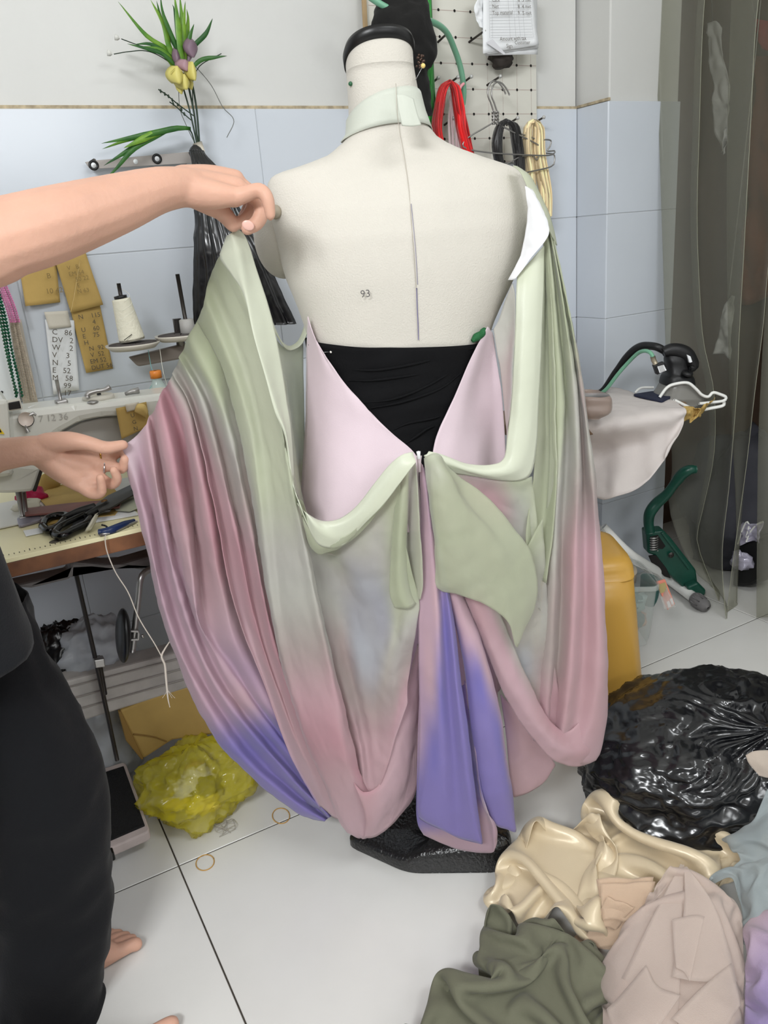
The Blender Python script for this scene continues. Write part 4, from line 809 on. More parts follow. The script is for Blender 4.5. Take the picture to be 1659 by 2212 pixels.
for k, (px, py, w, h) in enumerate([(378, 168, .020, .034), (411, 160, .014, .036), (393, 183, .018, .03), (389, 194, .009, .02), (411, 186, .008, .018)]): petal(px, py, w, h, M_yel, 1.860+0.004*k, 0.8 if k < 3 else 0.2)
for k in range(5): tube('petal_rib', [onY(366+3*k, 158+k*2, 1.84), onY(375+3*k, 148+k*2, 1.835), onY(386+2*k, 146+2*k, 1.84)], 0.0009, M_yel, fl, 5, 10)
for px, py in ((243, 117), (259, 83)): lathe('bud', [(0.001, 0), (0.005, 0.004), (0.006, 0.010), (0.001, 0.011)], onY(px, py, 1.895), mat('white_bud', (206, 206, 200), 0.6), fl, 8, (-0.9, 0, 0.2))
for k, (px, py) in enumerate([(347, 197), (356, 203), (364, 208), (372, 216), (384, 226), (392, 236), (398, 246), (374, 224)]): sphere('seed', onY(px, py, 1.892), (.0022, .0022, .004), M_stem, fl, 6)
tube('tape_wrap', [onY(426, 308, 1.895), onY(434, 330, 1.895)], [0.011, 0.010], mat('clear_tape', (214, 206, 190), 0.3), fl, 12)
# ================================================================ sewing machine and table
M_cream = mat('cream_table_laminate', (236, 228, 186), 0.35, var=0.04, vscale=5)
M_wood = mat('worn_wood_edge', (136, 90, 58), 0.6, bump=0.15, bscale=40, col2=(98, 62, 40), vscale=18)
M_frame = mat('grey_cast_frame', (120, 116, 114), 0.5, bump=0.3, bscale=50, var=0.2, vscale=20)
M_beam = mat('worn_white_metal', (196, 190, 184), 0.45, var=0.3, vscale=14)
M_body = mat('machine_white_enamel', (222, 222, 214), 0.25, var=0.06, vscale=10)
TZ = 0.735
tab = thing('sewing_table', 'industrial sewing table with cream top, brown edge and treadle', 'table')
box('table_top', (0.17, 1.655, TZ-0.004), (0.92, 0.57, 0.008), M_cream, tab, 0.001)
box('table_core', (0.17, 1.655, TZ-0.0215), (0.92, 0.568, 0.027), M_wood, tab, 0.002)
V = []; F = []
for k in range(100):
    x = -0.2+0.0082*k; h = 0.006 if k % 5 else 0.011; b = len(V)
    V += [(x, 1.385, TZ+0.0004), (x+0.0014, 1.385, TZ+0.0004), (x+0.0014, 1.385+h, TZ+0.0004), (x, 1.385+h, TZ+0.0004)]; F.append((b, b+1, b+2, b+3))
tag(mesh('ruler_print', V, F, mat('grey_ink', (84, 78, 66), 0.8), tab, False), kind='stuff')
lathe('table_badge', [(0.009, 0), (0.009, 0.0006), (0.0003, 0.0006)], onZ(118, 1170, TZ+0.0003), mat('grey_ink', None), tab, 16)
slabY('frame_arm', [(20, 1268), (150, 1240), (152, 1212), (250, 1222), (310, 1205), (360, 1190), (360, 1230), (330, 1235), (260, 1226), (160, 1232), (152, 1252), (68, 1272)], 1.50, 0.05, M_frame, tab, 0.006)
beamf = slabY('cross_beam', [(-60, 1520), (134, 1473), (500, 1380), (520, 1452), (163, 1563), (-60, 1620)], 1.60, 0.06, M_beam, tab, 0.005)
for dy in (14, 38, 62): tube('beam_groove', [onY(100+dy*.3, 1481+dy*1.05, 1.5985), onY(480+dy*.2, 1385+dy*0.9, 1.5985)], 0.0018, mat('beam_groove_grey', (158, 152, 146), .5), beamf, 6)
slabY('table_leg', [(-110, 1270), (-60, 1262), (-20, 1860), (-80, 1875)], 1.58, 0.05, M_beam, tab, 0.004)
slabY('table_leg', [(560, 1180), (600, 1170), (660, 1700), (612, 1712)], 1.60, 0.05, M_beam, tab, 0.004)
tube('treadle_rod', [onY(165, 1243, 1.56), onY(212, 1450, 1.56), onY(253, 1642, 1.58)], 0.0045, M_dark, tab, 8, 12)
tube('treadle_rod', [onY(212, 1418, 1.565), onY(226, 1500, 1.565)], 0.0055, M_dark, tab, 8)
slabY('rod_clamp', [(203, 1427), (226, 1423), (228, 1441), (206, 1444)], 1.545, 0.02, M_steel, tab, 0.002)
tube('knee_lifter_bar', [onY(345, 1222, 1.50), onY(318, 1233, 1.49), onY(304, 1250, 1.48), onY(298, 1300, 1.48), onY(286, 1408, 1.48)], 0.0065, M_steel, tab, 10, 24)
kp = onY(266, 1373, 1.47)
pad = sphere('knee_pad', (0, 0, 0), (0.013, 0.04, 0.055), M_black, tab, 16); pad.location = kp; pad.rotation_euler = (0, 0.2, 0)
slabY('pad_bracket', [(274, 1362), (300, 1362), (303, 1370), (301, 1384), (272, 1386), (272, 1382), (296, 1380), (297, 1367), (274, 1366)], 1.468, 0.012, M_steel, tab, 0.0015)
sphere('bracket_screw', onY(308, 1374, 1.47), (.004, .004, .004), M_steel, tab, 8)
# treadle pedal
ped = [onZ(196, 1668, .10), onZ(270, 1644, .10), onZ(325, 1795, .055), onZ(226, 1838, .055)]
cp = sum(ped)/4; PEDr = [cp+(p-cp)*0.84+np.array([0, 0, .004]) for p in ped]
slab('pedal_frame', rounded(ped, 0.012, 5), (0, 0, -0.022), mat('worn_pink_white_enamel', (206, 192, 188), 0.5, var=0.2, vscale=20), tab, 0.003)
slab('pedal_pad', PEDr, (0, 0, -0.012), mat('black_rubber', (14, 14, 16), 0.75, bump=0.6, bscale=160), tab, 0.001)
for px, py in ((278, 1640), (240, 1846)): box('pedal_bolt', onZ(px, py, .05), (.012, .02, .02), M_black, tab, .003)
box('pedal_bar', onZ(300, 1770, .03)+np.array([0.0, .05, 0]), (0.26, 0.03, 0.02), M_beam, tab, .003)
# machine
mach = thing('sewing_machine', 'white industrial sewing machine standing on the cream table', 'sewing machine')
slabY('arm', [(12, 893), (60, 886), (160, 874), (280, 860), (420, 842), (620, 812), (640, 1010), (560, 1062), (420, 1010), (330, 930), (290, 902), (255, 900), (220, 902), (175, 911), (130, 936), (95, 962), (92, 1012), (20, 1022)], 1.56, 0.10, M_body, mach, 0.012)
slabY('arm_recess', [(98, 966), (132, 936), (176, 912), (220, 902), (262, 899), (300, 905), (340, 935), (420, 1010), (420, 1040), (260, 1012), (100, 1010)], 1.60, 0.05, mat('machine_grey_enamel', (186, 184, 178), 0.35), mach, 0.004)
slabY('face_plate', [(-60, 870), (18, 862), (30, 1022), (26, 1030), (-60, 1040)], 1.535, 0.13, M_body, mach, 0.008)
slabY('needle_head', [(-20, 1000), (88, 1008), (90, 1014), (72, 1062), (26, 1066), (-10, 1066)], 1.55, 0.09, M_body, mach, 0.006)
slabY('head_edge', [(88, 1010), (96, 1008), (78, 1062), (71, 1062)], 1.548, 0.08, M_dark, mach, 0.001)
slabY('name_window', [(12, 868), (44, 862), (50, 884), (16, 890)], 1.548, 0.02, mat('cream_frame', (206, 202, 190), 0.4), mach, 0.002)
slabY('window_glass', [(16, 871), (42, 866), (46, 882), (20, 886)], 1.546, 0.004, M_black, mach, 0.001)
tri_ = slabY('warning_sign', [(-8, 936), (-2, 922), (10, 938)], 1.532, 0.002, mat('warning_yellow', (238, 206, 30), 0.5), mach, 0)
slabY('warning_mark', [(-2, 934), (0, 926), (4, 934)], 1.5312, 0.001, M_black, mach, 0)
tube('needle_bar', [onY(40, 1062, 1.58), onY(45, 1100, 1.58), onY(50, 1126, 1.58)], [.006, .004, .003], M_steel, mach, 10)
tube('presser_bar', [onY(50, 1062, 1.59), onY(54, 1098, 1.59), onY(57, 1130, 1.59)], [.005, .005, .006], M_steel, mach, 8)
slabY('presser_foot', [(40, 1118), (62, 1116), (66, 1142), (48, 1146)], 1.57, 0.02, M_steel, mach, 0.002)
slab('needle_plate', rounded([onZ(36, 1118, TZ+.006), onZ(84, 1108, TZ+.006), onZ(90, 1122, TZ+.006), onZ(40, 1136, TZ+.006)], 0.008, 4), (0, 0, -0.005), mat('plate_steel', (150, 146, 160), 0.4, 0.6), mach, 0.001)
slab('machine_bed', [(-0.2, 1.545, TZ+.004), (0.62, 1.545, TZ+.004), (0.62, 1.72, TZ+.004), (-0.2, 1.72, TZ+.004)], (0, 0, -0.003), mat('bed_enamel', (216, 214, 206), 0.3), mach, 0.001)
lathe('tension_disc', [(0.0005, 0.012), (0.010, 0.011), (0.0125, 0.008), (0.0125, 0.005), (0.007, 0.003), (0.013, 0.001), (0.013, 0)], onY(56, 906, 1.545), mat('cream_disc', (224, 210, 200), 0.4), mach, 20, (0, 1, 0))
lathe('tension_rim', [(0.0128, 0), (0.0138, 0.001), (0.0138, 0.004), (0.0128, 0.005)], onY(56, 906, 1.556), M_black, mach, 20, (0, -1, 0))
tube('thread_guide', [onY(62, 898, 1.548), onY(72, 893, 1.546), onY(78, 897, 1.546)], [.003, .0035, .002], M_steel, mach, 8)
tube('thread_guide', [onY(54, 918, 1.548), onY(57, 926, 1.546), onY(61, 934, 1.546)], [.003, .003, .004], M_steel, mach, 8)
wtext('7 12 36', 84, 912, 1.5585, 60, -6, 0.017, mat('pencil_grey', (176, 174, 168), 0.9), mach)
tube('thread_post', [onY(122, 820, 1.60), onY(127, 845, 1.60), onY(131, 868, 1.60)], .0035, M_steel, mach, 8)
slabY('post_base', [(119, 868), (146, 862), (149, 872), (126, 878)], 1.59, 0.025, M_steel, mach, 0.003)
wd = lathe('winder_wheel', [(0.001, 0.003), (0.028, 0.003), (0.030, 0.0), (0.030, -0.006), (0.012, -0.008)], onY(212, 857, 1.60), mat('ivory_wheel', (212, 208, 196), 0.4), mach, 28)
tube('winder_arm', [onY(188, 858, 1.58), onY(190, 851, 1.58), onY(205, 846, 1.58), onY(226, 842, 1.58), onY(238, 836, 1.58)], [.006, .005, .004, .004, .006], M_steel, mach, 8, 20)
tube('winder_spindle', [onY(212, 840, 1.60), onY(214, 854, 1.60)], .004, M_black, mach, 8)
sphere('oil_cap', onY(200, 869, 1.57), (.011, .011, .004), M_steel, mach, 10)
tube('lever', [onY(270, 851, 1.6), onY(284, 846, 1.6), onY(300, 843, 1.6)], [.003, .005, .006], M_steel, mach, 8)
tp = slabY('thread_film', [(82, 872), (60, 880), (62, 881)], 1.59, .0004, M_white, mach, 0)
# note taped on the machine arm
nt = paper('paper_note', [(250, 882), (316, 868), (325, 920), (262, 948)], 1.553, M_kraft, 'small kraft note taped on the arm of the sewing machine', 'note', 0.004, 2)
paper('tape', [(270, 874), (300, 868), (298, 884), (274, 890)], 1.548, mat('clear_tape', None), None, None, 0.001, 1, nt, 4)
sheet('curled_corner', ["290,890,0 293,880,-4 297,872,0", "302,895,-8 308,882,-14 312,874,-8", "316,903,-2 318,895,-10 320,888,-4"], mat('kraft_light', (220, 190, 120), 0.8), nt, mode='Y', base=1.548, dye=False, wr=0, nv=8)
wtext('U\nG\nN', 283, 902, 1.546, 40, -8, 0.011, M_pen, nt, 1.2)
# thread stand
ts = thing('thread_stand', 'two armed metal thread stand behind the sewing machine', 'thread stand')
TY = 1.80
for (cx, cy, rx, nm) in ((288, 748, 60, 0), (392, 728, 42, 1)):
    c = onY(cx, cy, TY); r = 0.058
    lathe('saucer', [(0.004, -0.004), (r*0.8, -0.006), (r, 0.004), (r*1.0, 0.007), (r*0.9, 0.001), (0.004, 0.0)], c, mat('saucer_enamel', (206, 200, 188), 0.4), ts, 36)
    lathe('felt_disc', [(0.003, 0.001), (r*0.88, 0.003), (r*0.88, 0.007), (0.003, 0.008)], c, mat('grey_felt', (84, 78, 76), 0.95, bump=0.8, bscale=120, var=0.3, vscale=60), ts, 30)
tube('spindle', [onY(256, 612, TY), onY(262, 645, TY)], 0.0042, M_dark, ts, 10)
tube('spindle', [onY(383, 592, TY), onY(406, 722, TY)], 0.0045, M_dark, ts, 10)
lathe('spool_seat', [(0.008, 0), (0.017, 0.001), (0.016, 0.038), (0.012, 0.04), (0.004, 0.04)], onY(408, 728, TY), mat('grey_plastic', (168, 166, 162), 0.5), ts, 18)
slabY('stand_beam', [(280, 772), (390, 745), (470, 735), (470, 762), (300, 792)], TY+0.02, 0.02, mat('brown_grey_bar', (136, 126, 118), 0.5, 0.3), ts, 0.004)
tube('stand_post', [(0.47, TY+0.03, TZ), (0.47, TY+0.03, 1.05)], 0.01, M_steel, ts, 12)
for k, a in enumerate([(268, 735, 285, 722), (285, 752, 294, 742), (376, 722, 384, 712), (385, 730, 392, 720)]): tube('needle', [onY(a[0], a[1], TY-0.03), onY(a[2], a[3], TY-0.03)], 0.0008, M_dark, ts, 5)
cone = thing('thread_cone', 'tall cone of off white thread on the left saucer of the thread stand', 'thread cone')
c0 = onY(288, 744, TY); a0 = onY(261, 644, TY)
hgt = np.linalg.norm(a0-c0)
lathe('thread_winding', [(0.006, 0.008), (0.027, 0.009), (0.0275, 0.012)]+[(0.0275-0.0085*(k/30)+0.0004*(k % 2), 0.012+(hgt-0.014)*k/30) for k in range(31)]+[(0.006, hgt)], c0, mat('off_white_thread', (232, 228, 208), 0.7, bump=0.4, bscale=160), cone, 32, a0-c0)
lathe('cone_core', [(0.006, hgt-0.002), (0.0135, hgt-0.001), (0.0135, hgt+0.005), (0.005, hgt+0.006)], c0, M_black, cone, 18, a0-c0)
for k in range(5):
    z0 = 0.02+0.018*k; P = [c0+(a0-c0)/hgt*(z0+0.03*t/math.pi)+(0.0280-0.0085*((z0+0.03*t/math.pi)/hgt))*np.array([math.cos(t+math.pi+k*0.4), math.sin(t+math.pi+k*0.4), 0]) for t in np.linspace(0, math.pi, 16)]
    tube('thread_strand', P, 0.0005, mat('thread_light', (246, 244, 230), 0.7), cone, 4)
tag(tube('thread', [onY(320, 756, 1.79), onY(326, 790, 1.78), onY(332, 824, 1.76), onY(300, 870, 1.62)], 0.0006, mat('teal_thread', (120, 190, 190), 0.7), None, 4, 20), 'teal thread running down from the thread stand', 'thread')
tag(tube('thread', [onY(345, 752, 1.79), onY(352, 800, 1.78), onY(361, 832, 1.76)], 0.0006, mat('thread_light', None), None, 4, 20), 'white thread running down beside the orange capped bottle', 'thread')
# bottle with an orange cap behind the machine
bt = thing('plastic_bottle', 'small clear plastic bottle with an orange cap behind the machine', 'bottle')
bo = onY(343, 846, 1.74)
lathe('bottle_body', [(0.004, -0.05), (0.020, -0.05), (0.021, -0.01), (0.020, 0.0), (0.016, 0.014), (0.0105, 0.024), (0.0105, 0.034)], bo, mat('clear_plastic', (206, 220, 214), 0.08, alpha=0.45), bt, 24)
lathe('bottle_cap', [(0.003, 0.030), (0.0125, 0.030), (0.0125, 0.044), (0.011, 0.046), (0.003, 0.046)], bo, mat('orange_cap', (214, 128, 50), 0.4), bt, 24)
lathe('bottle_label', [(0.0213, -0.03), (0.0215, -0.012), (0.0205, 0.0)], bo, mat('green_label', (70, 170, 70), 0.5), bt, 24)
# things lying on the table
def lay(name, pts, m, label, cat, h=0.0012, z=TZ+0.0008, bev=0, par=None, seed=0):
    o = slab(name, [onZ(a, b, z+h) for a, b in pts], (0, 0, -h), m, par, bev)
    if label: tag(o, label, cat)
    return o
lay('kraft_sheet', [(80, 1072), (118, 1048), (235, 1040), (262, 1075), (225, 1100), (104, 1098)], M_kraft, 'sheet of brown kraft paper under the lower hand on the table', 'paper', 0.0012, TZ+0.006)
lay('kraft_sheet', [(96, 1134), (110, 1106), (210, 1100), (262, 1094), (248, 1112), (160, 1122)], M_kraft, 'strip of brown kraft paper below the wooden ruler', 'paper', 0.0012, TZ+0.002)
lay('wooden_ruler', [(52, 1098), (150, 1086), (225, 1080), (262, 1082), (258, 1094), (150, 1104), (54, 1112)], mat('red_brown_wood', (140, 92, 84), 0.5, bump=0.1, bscale=60, var=0.2, vscale=30), 'worn reddish wooden ruler lying behind the scissors', 'ruler', 0.004, TZ+0.008, 0.001)
lay('white_paper', [(50, 1146), (180, 1124), (285, 1096), (300, 1112), (160, 1136), (56, 1158)], M_white, 'white paper strip along the front of the machine bed', 'paper', 0.001, TZ+0.001)
lay('cloth_scrap', [(244, 1096), (262, 1082), (290, 1070), (300, 1096), (280, 1104), (250, 1102)], mat('pale_green_cloth', (196, 200, 180), 0.8), 'pale green cloth scrap beside the scissor blades', 'cloth', 0.002, TZ+0.004, 0.0008)
for k, (px, py, rx, rz, m, lb) in enumerate([(70, 1072, .028, .018, mat('magenta_bobbin', (190, 20, 80), 0.35, bump=0.6, bscale=60), 'magenta plastic bobbin bundle under the machine head'), (60, 1092, .026, .012, mat('pale_cloth_scrap', (226, 222, 204), 0.8, bump=0.5, bscale=40), 'cream cloth scrap beside the needle'), (106, 1044, .026, .02, M_kraft, 'crumpled bit of kraft paper beside the machine head')]):
    G = []; c = onZ(px, py, TZ+rz*0.8)
    for i in range(9):
        a = -math.pi/2+math.pi*i/8; G.append([c+np.array([rx*math.cos(a)*math.cos(t)*(1+.25*math.sin(3*t+k+i)), rx*0.6*math.cos(a)*math.sin(t), rz*math.sin(a)*(1+.2*math.sin(2*t))]) for t in np.linspace(0, 6.283, 14, endpoint=False)])
    tag(gridmesh(('bobbin_bundle', 'cloth_scrap', 'kraft_scrap')[k], np.array(G), m, None, closev=True, caps=True), lb, ('bobbins', 'cloth', 'paper')[k])
sc = thing('scissors', 'large black tailor\'s scissors lying on the table', 'scissors')
def loopz(pts, r, z, name):
    P = [onZ(a, b, z) for a, b in pts]; return tube(name, P+[P[0]], r*1.15, mat('glossy_black', (12, 12, 13), .15), sc, 10, 48, True)
loopz([(92, 1137), (100, 1122), (122, 1114), (144, 1114), (138, 1124), (124, 1138), (104, 1146)], .0062, TZ+.010, 'handle')
loopz([(118, 1154), (130, 1140), (160, 1124), (186, 1112), (196, 1116), (186, 1132), (160, 1146), (134, 1158)], .0068, TZ+.009, 'handle')
tube('shank', [onZ(136, 1120, TZ+.012), onZ(170, 1106, TZ+.014), (onZ(205, 1096, TZ+.014))], [.006, .008, .009], M_black, sc, 10, 10)
tube('shank', [onZ(186, 1116, TZ+.012), onZ(205, 1106, TZ+.014), onZ(232, 1092, TZ+.014)], [.007, .009, .009], M_black, sc, 10, 10)
M_blade = mat('dark_blade', (70, 68, 68), 0.3, 0.8)
slab('blade', [onZ(a, b, TZ+.016) for a, b in [(202, 1092), (232, 1070), (262, 1056), (296, 1040), (298, 1050), (262, 1072), (242, 1090), (238, 1102), (212, 1106)]], (0, 0, -.004), M_blade, sc, .001)
slab('blade', [onZ(a, b, TZ+.020) for a, b in [(206, 1096), (236, 1078), (262, 1066), (298, 1054), (300, 1062), (240, 1096), (214, 1104)]], (0, 0, -.003), M_blade, sc, .001)
lathe('pivot_screw', [(.0003, .004), (.005, .0035), (.0065, .001), (.0065, 0)], onZ(225, 1083, TZ+.019), mat('brass_screw', (120, 90, 60), 0.4, 0.8), sc, 14)
sheet('cloth_wrap', ["190,1140,741 200,1120,752 212,1108,757", "184,1148,741 196,1130,756 206,1112,762", "196,1146,741 206,1128,752 212,1112,757"], mat('wrap_cloth', (200, 196, 178), 0.8), sc, mode='Z', dye=False, wr=.001, nv=10)
sn = thing('thread_snips', 'blue handled thread snips lying near the table edge', 'snips')
tube('grip', [onZ(214, 1150, TZ+.006), onZ(236, 1146, TZ+.007), onZ(262, 1136, TZ+.006), onZ(290, 1124, TZ+.004)], [.006, .0075, .007, .003], mat('navy_plastic', (22, 42, 84), 0.35), sn, 8, 14)
tube('grip', [onZ(216, 1156, TZ+.004), onZ(250, 1146, TZ+.004), onZ(296, 1126, TZ+.003)], [.003, .003, .002], M_steel, sn, 8, 12)
tube('spring_hook', [onZ(232, 1140, TZ+.008), onZ(228, 1136, TZ+.012), onZ(220, 1134, TZ+.013)], .0018, M_black, sn, 6, 8)
# string tied to the snips
s_ = thing('string', 'frayed white string hanging from the snips over the table edge', 'string')
M_str = mat('white_string', (206, 196, 184), 0.9)
tube('cord', [onZ(228, 1156, TZ+.003)]+[onY(a, b, 1.362) for a, b in [(227, 1166), (232, 1194), (250, 1237), (277, 1280), (300, 1335), (333, 1389), (349, 1418)]], .0011, M_str, s_, 6, 40)
tube('cord', [onY(a, b, 1.362) for a, b in [(368, 1384), (356, 1402), (349, 1418), (356, 1436), (358, 1458), (360, 1480), (363, 1510), (367, 1528)]], [.0011, .0022, .0022, .002, .0006], M_str, s_, 6, 30)
for d in (-7, 6, 10): tube('loose_thread', [onY(362, 1490, 1.362), onY(362+d, 1502, 1.36), onY(362+d*1.6, 1508, 1.36)], .0004, M_str, s_, 4, 8)
# bags and paper under the table
def crumple(name, c, s, m, label, cat, wr=0.02, ws=14, seed=0, n=(40, 24), par=None, flat=0.0, ridge=1.0, up=None):
    G = []; c = np.array(c, float)
    for i in range(n[1]+1):
        a = -math.pi/2+math.pi*i/n[1]; row = []
        for j in range(n[0]):
            t = 2*math.pi*j/n[0]; d = np.array([math.cos(a)*math.cos(t), math.cos(a)*math.sin(t), math.sin(a)])
            row.append(d)
        G.append(row)
    D = np.array(G); f = D.reshape(-1, 3)
    q = 1+wr*(vnoise(f, ws/6, seed)*1.4+ridge*(1-2.4*np.abs(vnoise(f, ws/3.2, seed+3)))*0.5+ridge*0.35*(1-2.4*np.abs(vnoise(f, ws/1.4, seed+8))))
    P = c+(D*q.reshape(D.shape[:2])[..., None])*np.array(s)
    P[..., 2] = np.maximum(P[..., 2], c[2]-s[2]*(1-flat))
    o = gridmesh(name, P, m, par, closev=True, caps=True)
    if label: tag(o, label, cat)
    return o
M_wbag = mat('grey_white_film', (196, 200, 206), 0.3, ridge=(24, 0.6, 3), lucent=0.2)
crumple('plastic_bag', onY(200, 1408, 1.68)+np.array([0, 0, 0.0]), (.085, .055, .075), M_wbag, 'grey white plastic bag resting on the cross beam under the table', 'bag', 0.16, 18, 3, (56, 34), flat=.2)
crumple('plastic_bag', onY(135, 1420, 1.70), (.07, .05, .075), M_bag, 'small black plastic bag beside the grey one under the table', 'bag', 0.16, 18, 7, (56, 34), flat=.2)
crumple('plastic_bag', (0.10, 1.78, .125), (.12, .10, .13), M_wbag, 'white plastic bag on the floor under the sewing table', 'bag', 0.14, 18, 11, (56, 34), flat=.1)
kb = thing('kraft_bag', 'crumpled kraft paper bag on the floor under the cross beam', 'paper bag')
kp_ = [onY(a, b, 1.60) for a, b in [(256, 1536), (330, 1506), (445, 1470), (520, 1580), (440, 1590), (372, 1600), (309, 1641), (284, 1590)]]
slab('bag_front', kp_, (0.03, 0.13, 0.0), M_kraft, kb, 0.006)
tube('bag_crease', [onY(a, b, 1.598) for a, b in [(288, 1586), (330, 1592), (360, 1602)]], .0016, mat('kraft_dark', (150, 118, 62), 0.8), kb, 6, 10)
slabY('bag_side', [(256, 1538), (262, 1538), (311, 1640), (306, 1642), (272, 1600)], 1.592, .012, mat('kraft_dark', None), kb, .002)
M_ybag = mat('yellow_bag_film', (232, 218, 50), 0.12, ridge=(15, 1.0, 2), lucent=0.25, sheer=0.5, spec=0.9)
yb = thing('yellow_bag', 'crumpled translucent yellow plastic bag of rubbish on the floor', 'bag')
yc = onZ(428, 1684, .075)
crumple('bag_film', yc+np.array([0, 0, 0]), (.112, .10, .082), M_ybag, None, None, 0.22, 11, 5, (90, 50), yb, flat=.08)
for k, (px, py, r, m) in enumerate([(425, 1680, .032, M_white), (405, 1700, .026, M_white), (450, 1700, .026, mat('navy_scrap', (40, 50, 80), 0.7)), (385, 1730, .028, mat('yellow_scrap', (240, 220, 90), 0.5)), (440, 1735, .03, mat('yellow_scrap', None)), (420, 1660, .02, mat('peach_scrap', (216, 170, 140), 0.7))]):
    crumple('rubbish', onZ(px, py, .085 if k < 3 else .06), (r, r*.7, r*.6), m, None, None, .5, 14, k, (16, 10), yb)
for px, py, rx, ry, lb in ((443, 1863, .040, .026, 'tan rubber band on the floor tile nearest the sewing pedal'), (607, 1762, .040, .030, 'tan rubber band on the floor beside the violet hem')):
    c = onZ(px, py, .0015); tag(tube('rubber_band', [c+rx*0.48*math.cos(t)*np.array([.95, -.1, 0])+ry*0.9*math.sin(t)*np.array([.1, .95, 0]) for t in np.linspace(0, 2*math.pi, 41)], .0011, mat('tan_rubber', (196, 150, 76), 0.5), None, 6), lb, 'rubber band')
rd = random.Random(5); tt = thing('thread_tangle', 'small tangle of pale thread on the floor tiles', 'thread'); c = onZ(488, 1788, .002)
for k in range(5): tube('thread', [c+np.array([rd.uniform(-.022, .022), rd.uniform(-.022, .022), rd.uniform(0, .003)]) for _ in range(7)], .0004, mat('grey_thread', (176, 170, 162), 0.9), tt, 4, 40)
bs = thing('blue_stool', 'low blue plastic stool behind the person\'s heel at the left edge', 'stool')
M_blue = mat('blue_plastic', (88, 112, 206), 0.4)
box('stool_top', (-0.285, 1.40, .235), (.26, .26, .02), M_blue, bs, .008)
for sx in (-1, 1):
    for sy in (-1, 1): box('leg', (-0.285+sx*.11, 1.40+sy*.11, .1135), (.026, .026, .225), M_blue, bs, .006)
for sy in (-1, 1): box('rung', (-0.285, 1.40+sy*.11, .07), (.2, .014, .024), M_blue, bs, .004); box('rung', (-0.285+sy*.11, 1.40, .09), (.014, .2, .024), M_blue, bs, .004)
# ================================================================ pegboard
M_board = mat('white_pegboard', (216, 214, 204), 0.5)
M_hole = mat('dark_hole', (24, 22, 20), 0.9)
pb = thing('pegboard', 'white perforated board with pairs of ruled lines on the back wall', 'pegboard')
BY = 1.945
slab('board', [(1.08, WY-0.006, 1.36), (1.612, WY-0.006, 1.36), (1.612, WY-0.006, 2.05), (1.08, WY-0.006, 2.05)], (0, -(WY-0.006-BY), 0), M_board, pb, 0.001)
hx = [1.294+0.0497*(k-3) for k in range(10)]; hz = [1.605+0.0605*(k-4) for k in range(8)]
V = []; F = []; LV = []; LF_ = []
for z in hz:
    for x in hx:
        b = len(V); V += [(x+.0036*math.cos(t), BY-0.0006, z+.0036*math.sin(t)) for t in np.linspace(0, 2*math.pi, 10, endpoint=False)]; F.append(tuple(range(b, b+10)))
    b = len(LV); LV += [(1.09, BY-.0004, z-.0005), (1.61, BY-.0004, z-.0005), (1.61, BY-.0004, z+.0005), (1.09, BY-.0004, z+.0005)]; LF_.append((b, b+1, b+2, b+3))
for x in hx[6:]:
    b = len(LV); LV += [(x-.0003, BY-.0004, 1.37), (x+.0003, BY-.0004, 1.37), (x+.0003, BY-.0004, 2.04), (x-.0003, BY-.0004, 2.04)]; LF_.append((b, b+1, b+2, b+3))
tag(mesh('peg_holes', V, F, M_hole, pb, False), kind='stuff'); tag(mesh('ruled_lines', LV, LF_, mat('faded_red_line', (176, 150, 144), 0.9), pb, False), kind='stuff')
def peg(px, py, ln, label, parts=True):
    t = thing('peg_hook', label, 'hook', None); b = onY(px, py, BY); e = b+np.array([0.0, -ln, 0.010])
    tube('rod', [b, (b+e)/2, e], 0.0028, M_dark, t, 8); sphere('ball_tip', e, (.005, .005, .005), mat('pale_steel', (190, 190, 188), .4, .3), t, 8); return e
peg(946, 91, .045, 'steel peg on the pegboard beside the green hose')
peg(1013, 91, .07, 'steel peg on the pegboard at the left of the hanging invoices')
e_r = peg(962, 186, .06, 'steel peg carrying the red ribbons')
peg(995, 183, .05, 'steel peg carrying the pink and white cord'); e_h = peg(1052, 184, .06, 'steel peg carrying the wire hangers')
e_b = peg(1094, 270, .05, 'steel peg carrying the black ribbons'); e_g = peg(1150, 268, .05, 'steel peg carrying the cream ribbons')
peg(925, 186, .05, 'steel peg beside the green ribbons'); peg(960, 270, .045, 'steel peg behind the red ribbons')
peg(1148, 356, .04, 'steel peg below, in front of the cream ribbons')
def skein(name, label, locks, col, n, r, D=None, seed=0, group=None, Y=1.89, flat=0.35):
    t = thing(name, label, 'ribbons'); rd = random.Random(seed)
    ms = [mat(name+'_%d_%d' % (seed, k), tuple(min(255, c*f) for c in col), 0.35, sheen=0.3, spec=0.5) for k, f in enumerate((0.8, 1.0, 1.15))]
    for pts, w in locks:
        for k in range(n):
            o = (k/(n-1)-.5)*2; j = [rd.uniform(-.18, .18) for _ in pts]
            P = [onY(a+(o*0.8+jj)*w*(0.35+0.65*min(1, i/1.2)), b+rd.uniform(-3, 3), Y-0.010*math.cos(o*1.4)-0.004*rd.random()) for i, ((a, b), jj) in enumerate(zip(pts, j))]
            tube('ribbon_strand', P, [r*.8, r, r, r*.9], ms[k % 3], t, 7, 18, flat=flat+0.3*rd.random())
    return t
skein('ribbon_skein', 'looped skein of red satin ribbons hanging on the pegboard', [([(972, 176), (958, 190), (948, 230), (944, 280), (954, 330), (958, 345)], 9), ([(972, 176), (984, 190), (992, 235), (998, 280), (1008, 322), (1014, 340)], 11)], (206, 18, 22), 10, .0075, seed=1, Y=1.87)
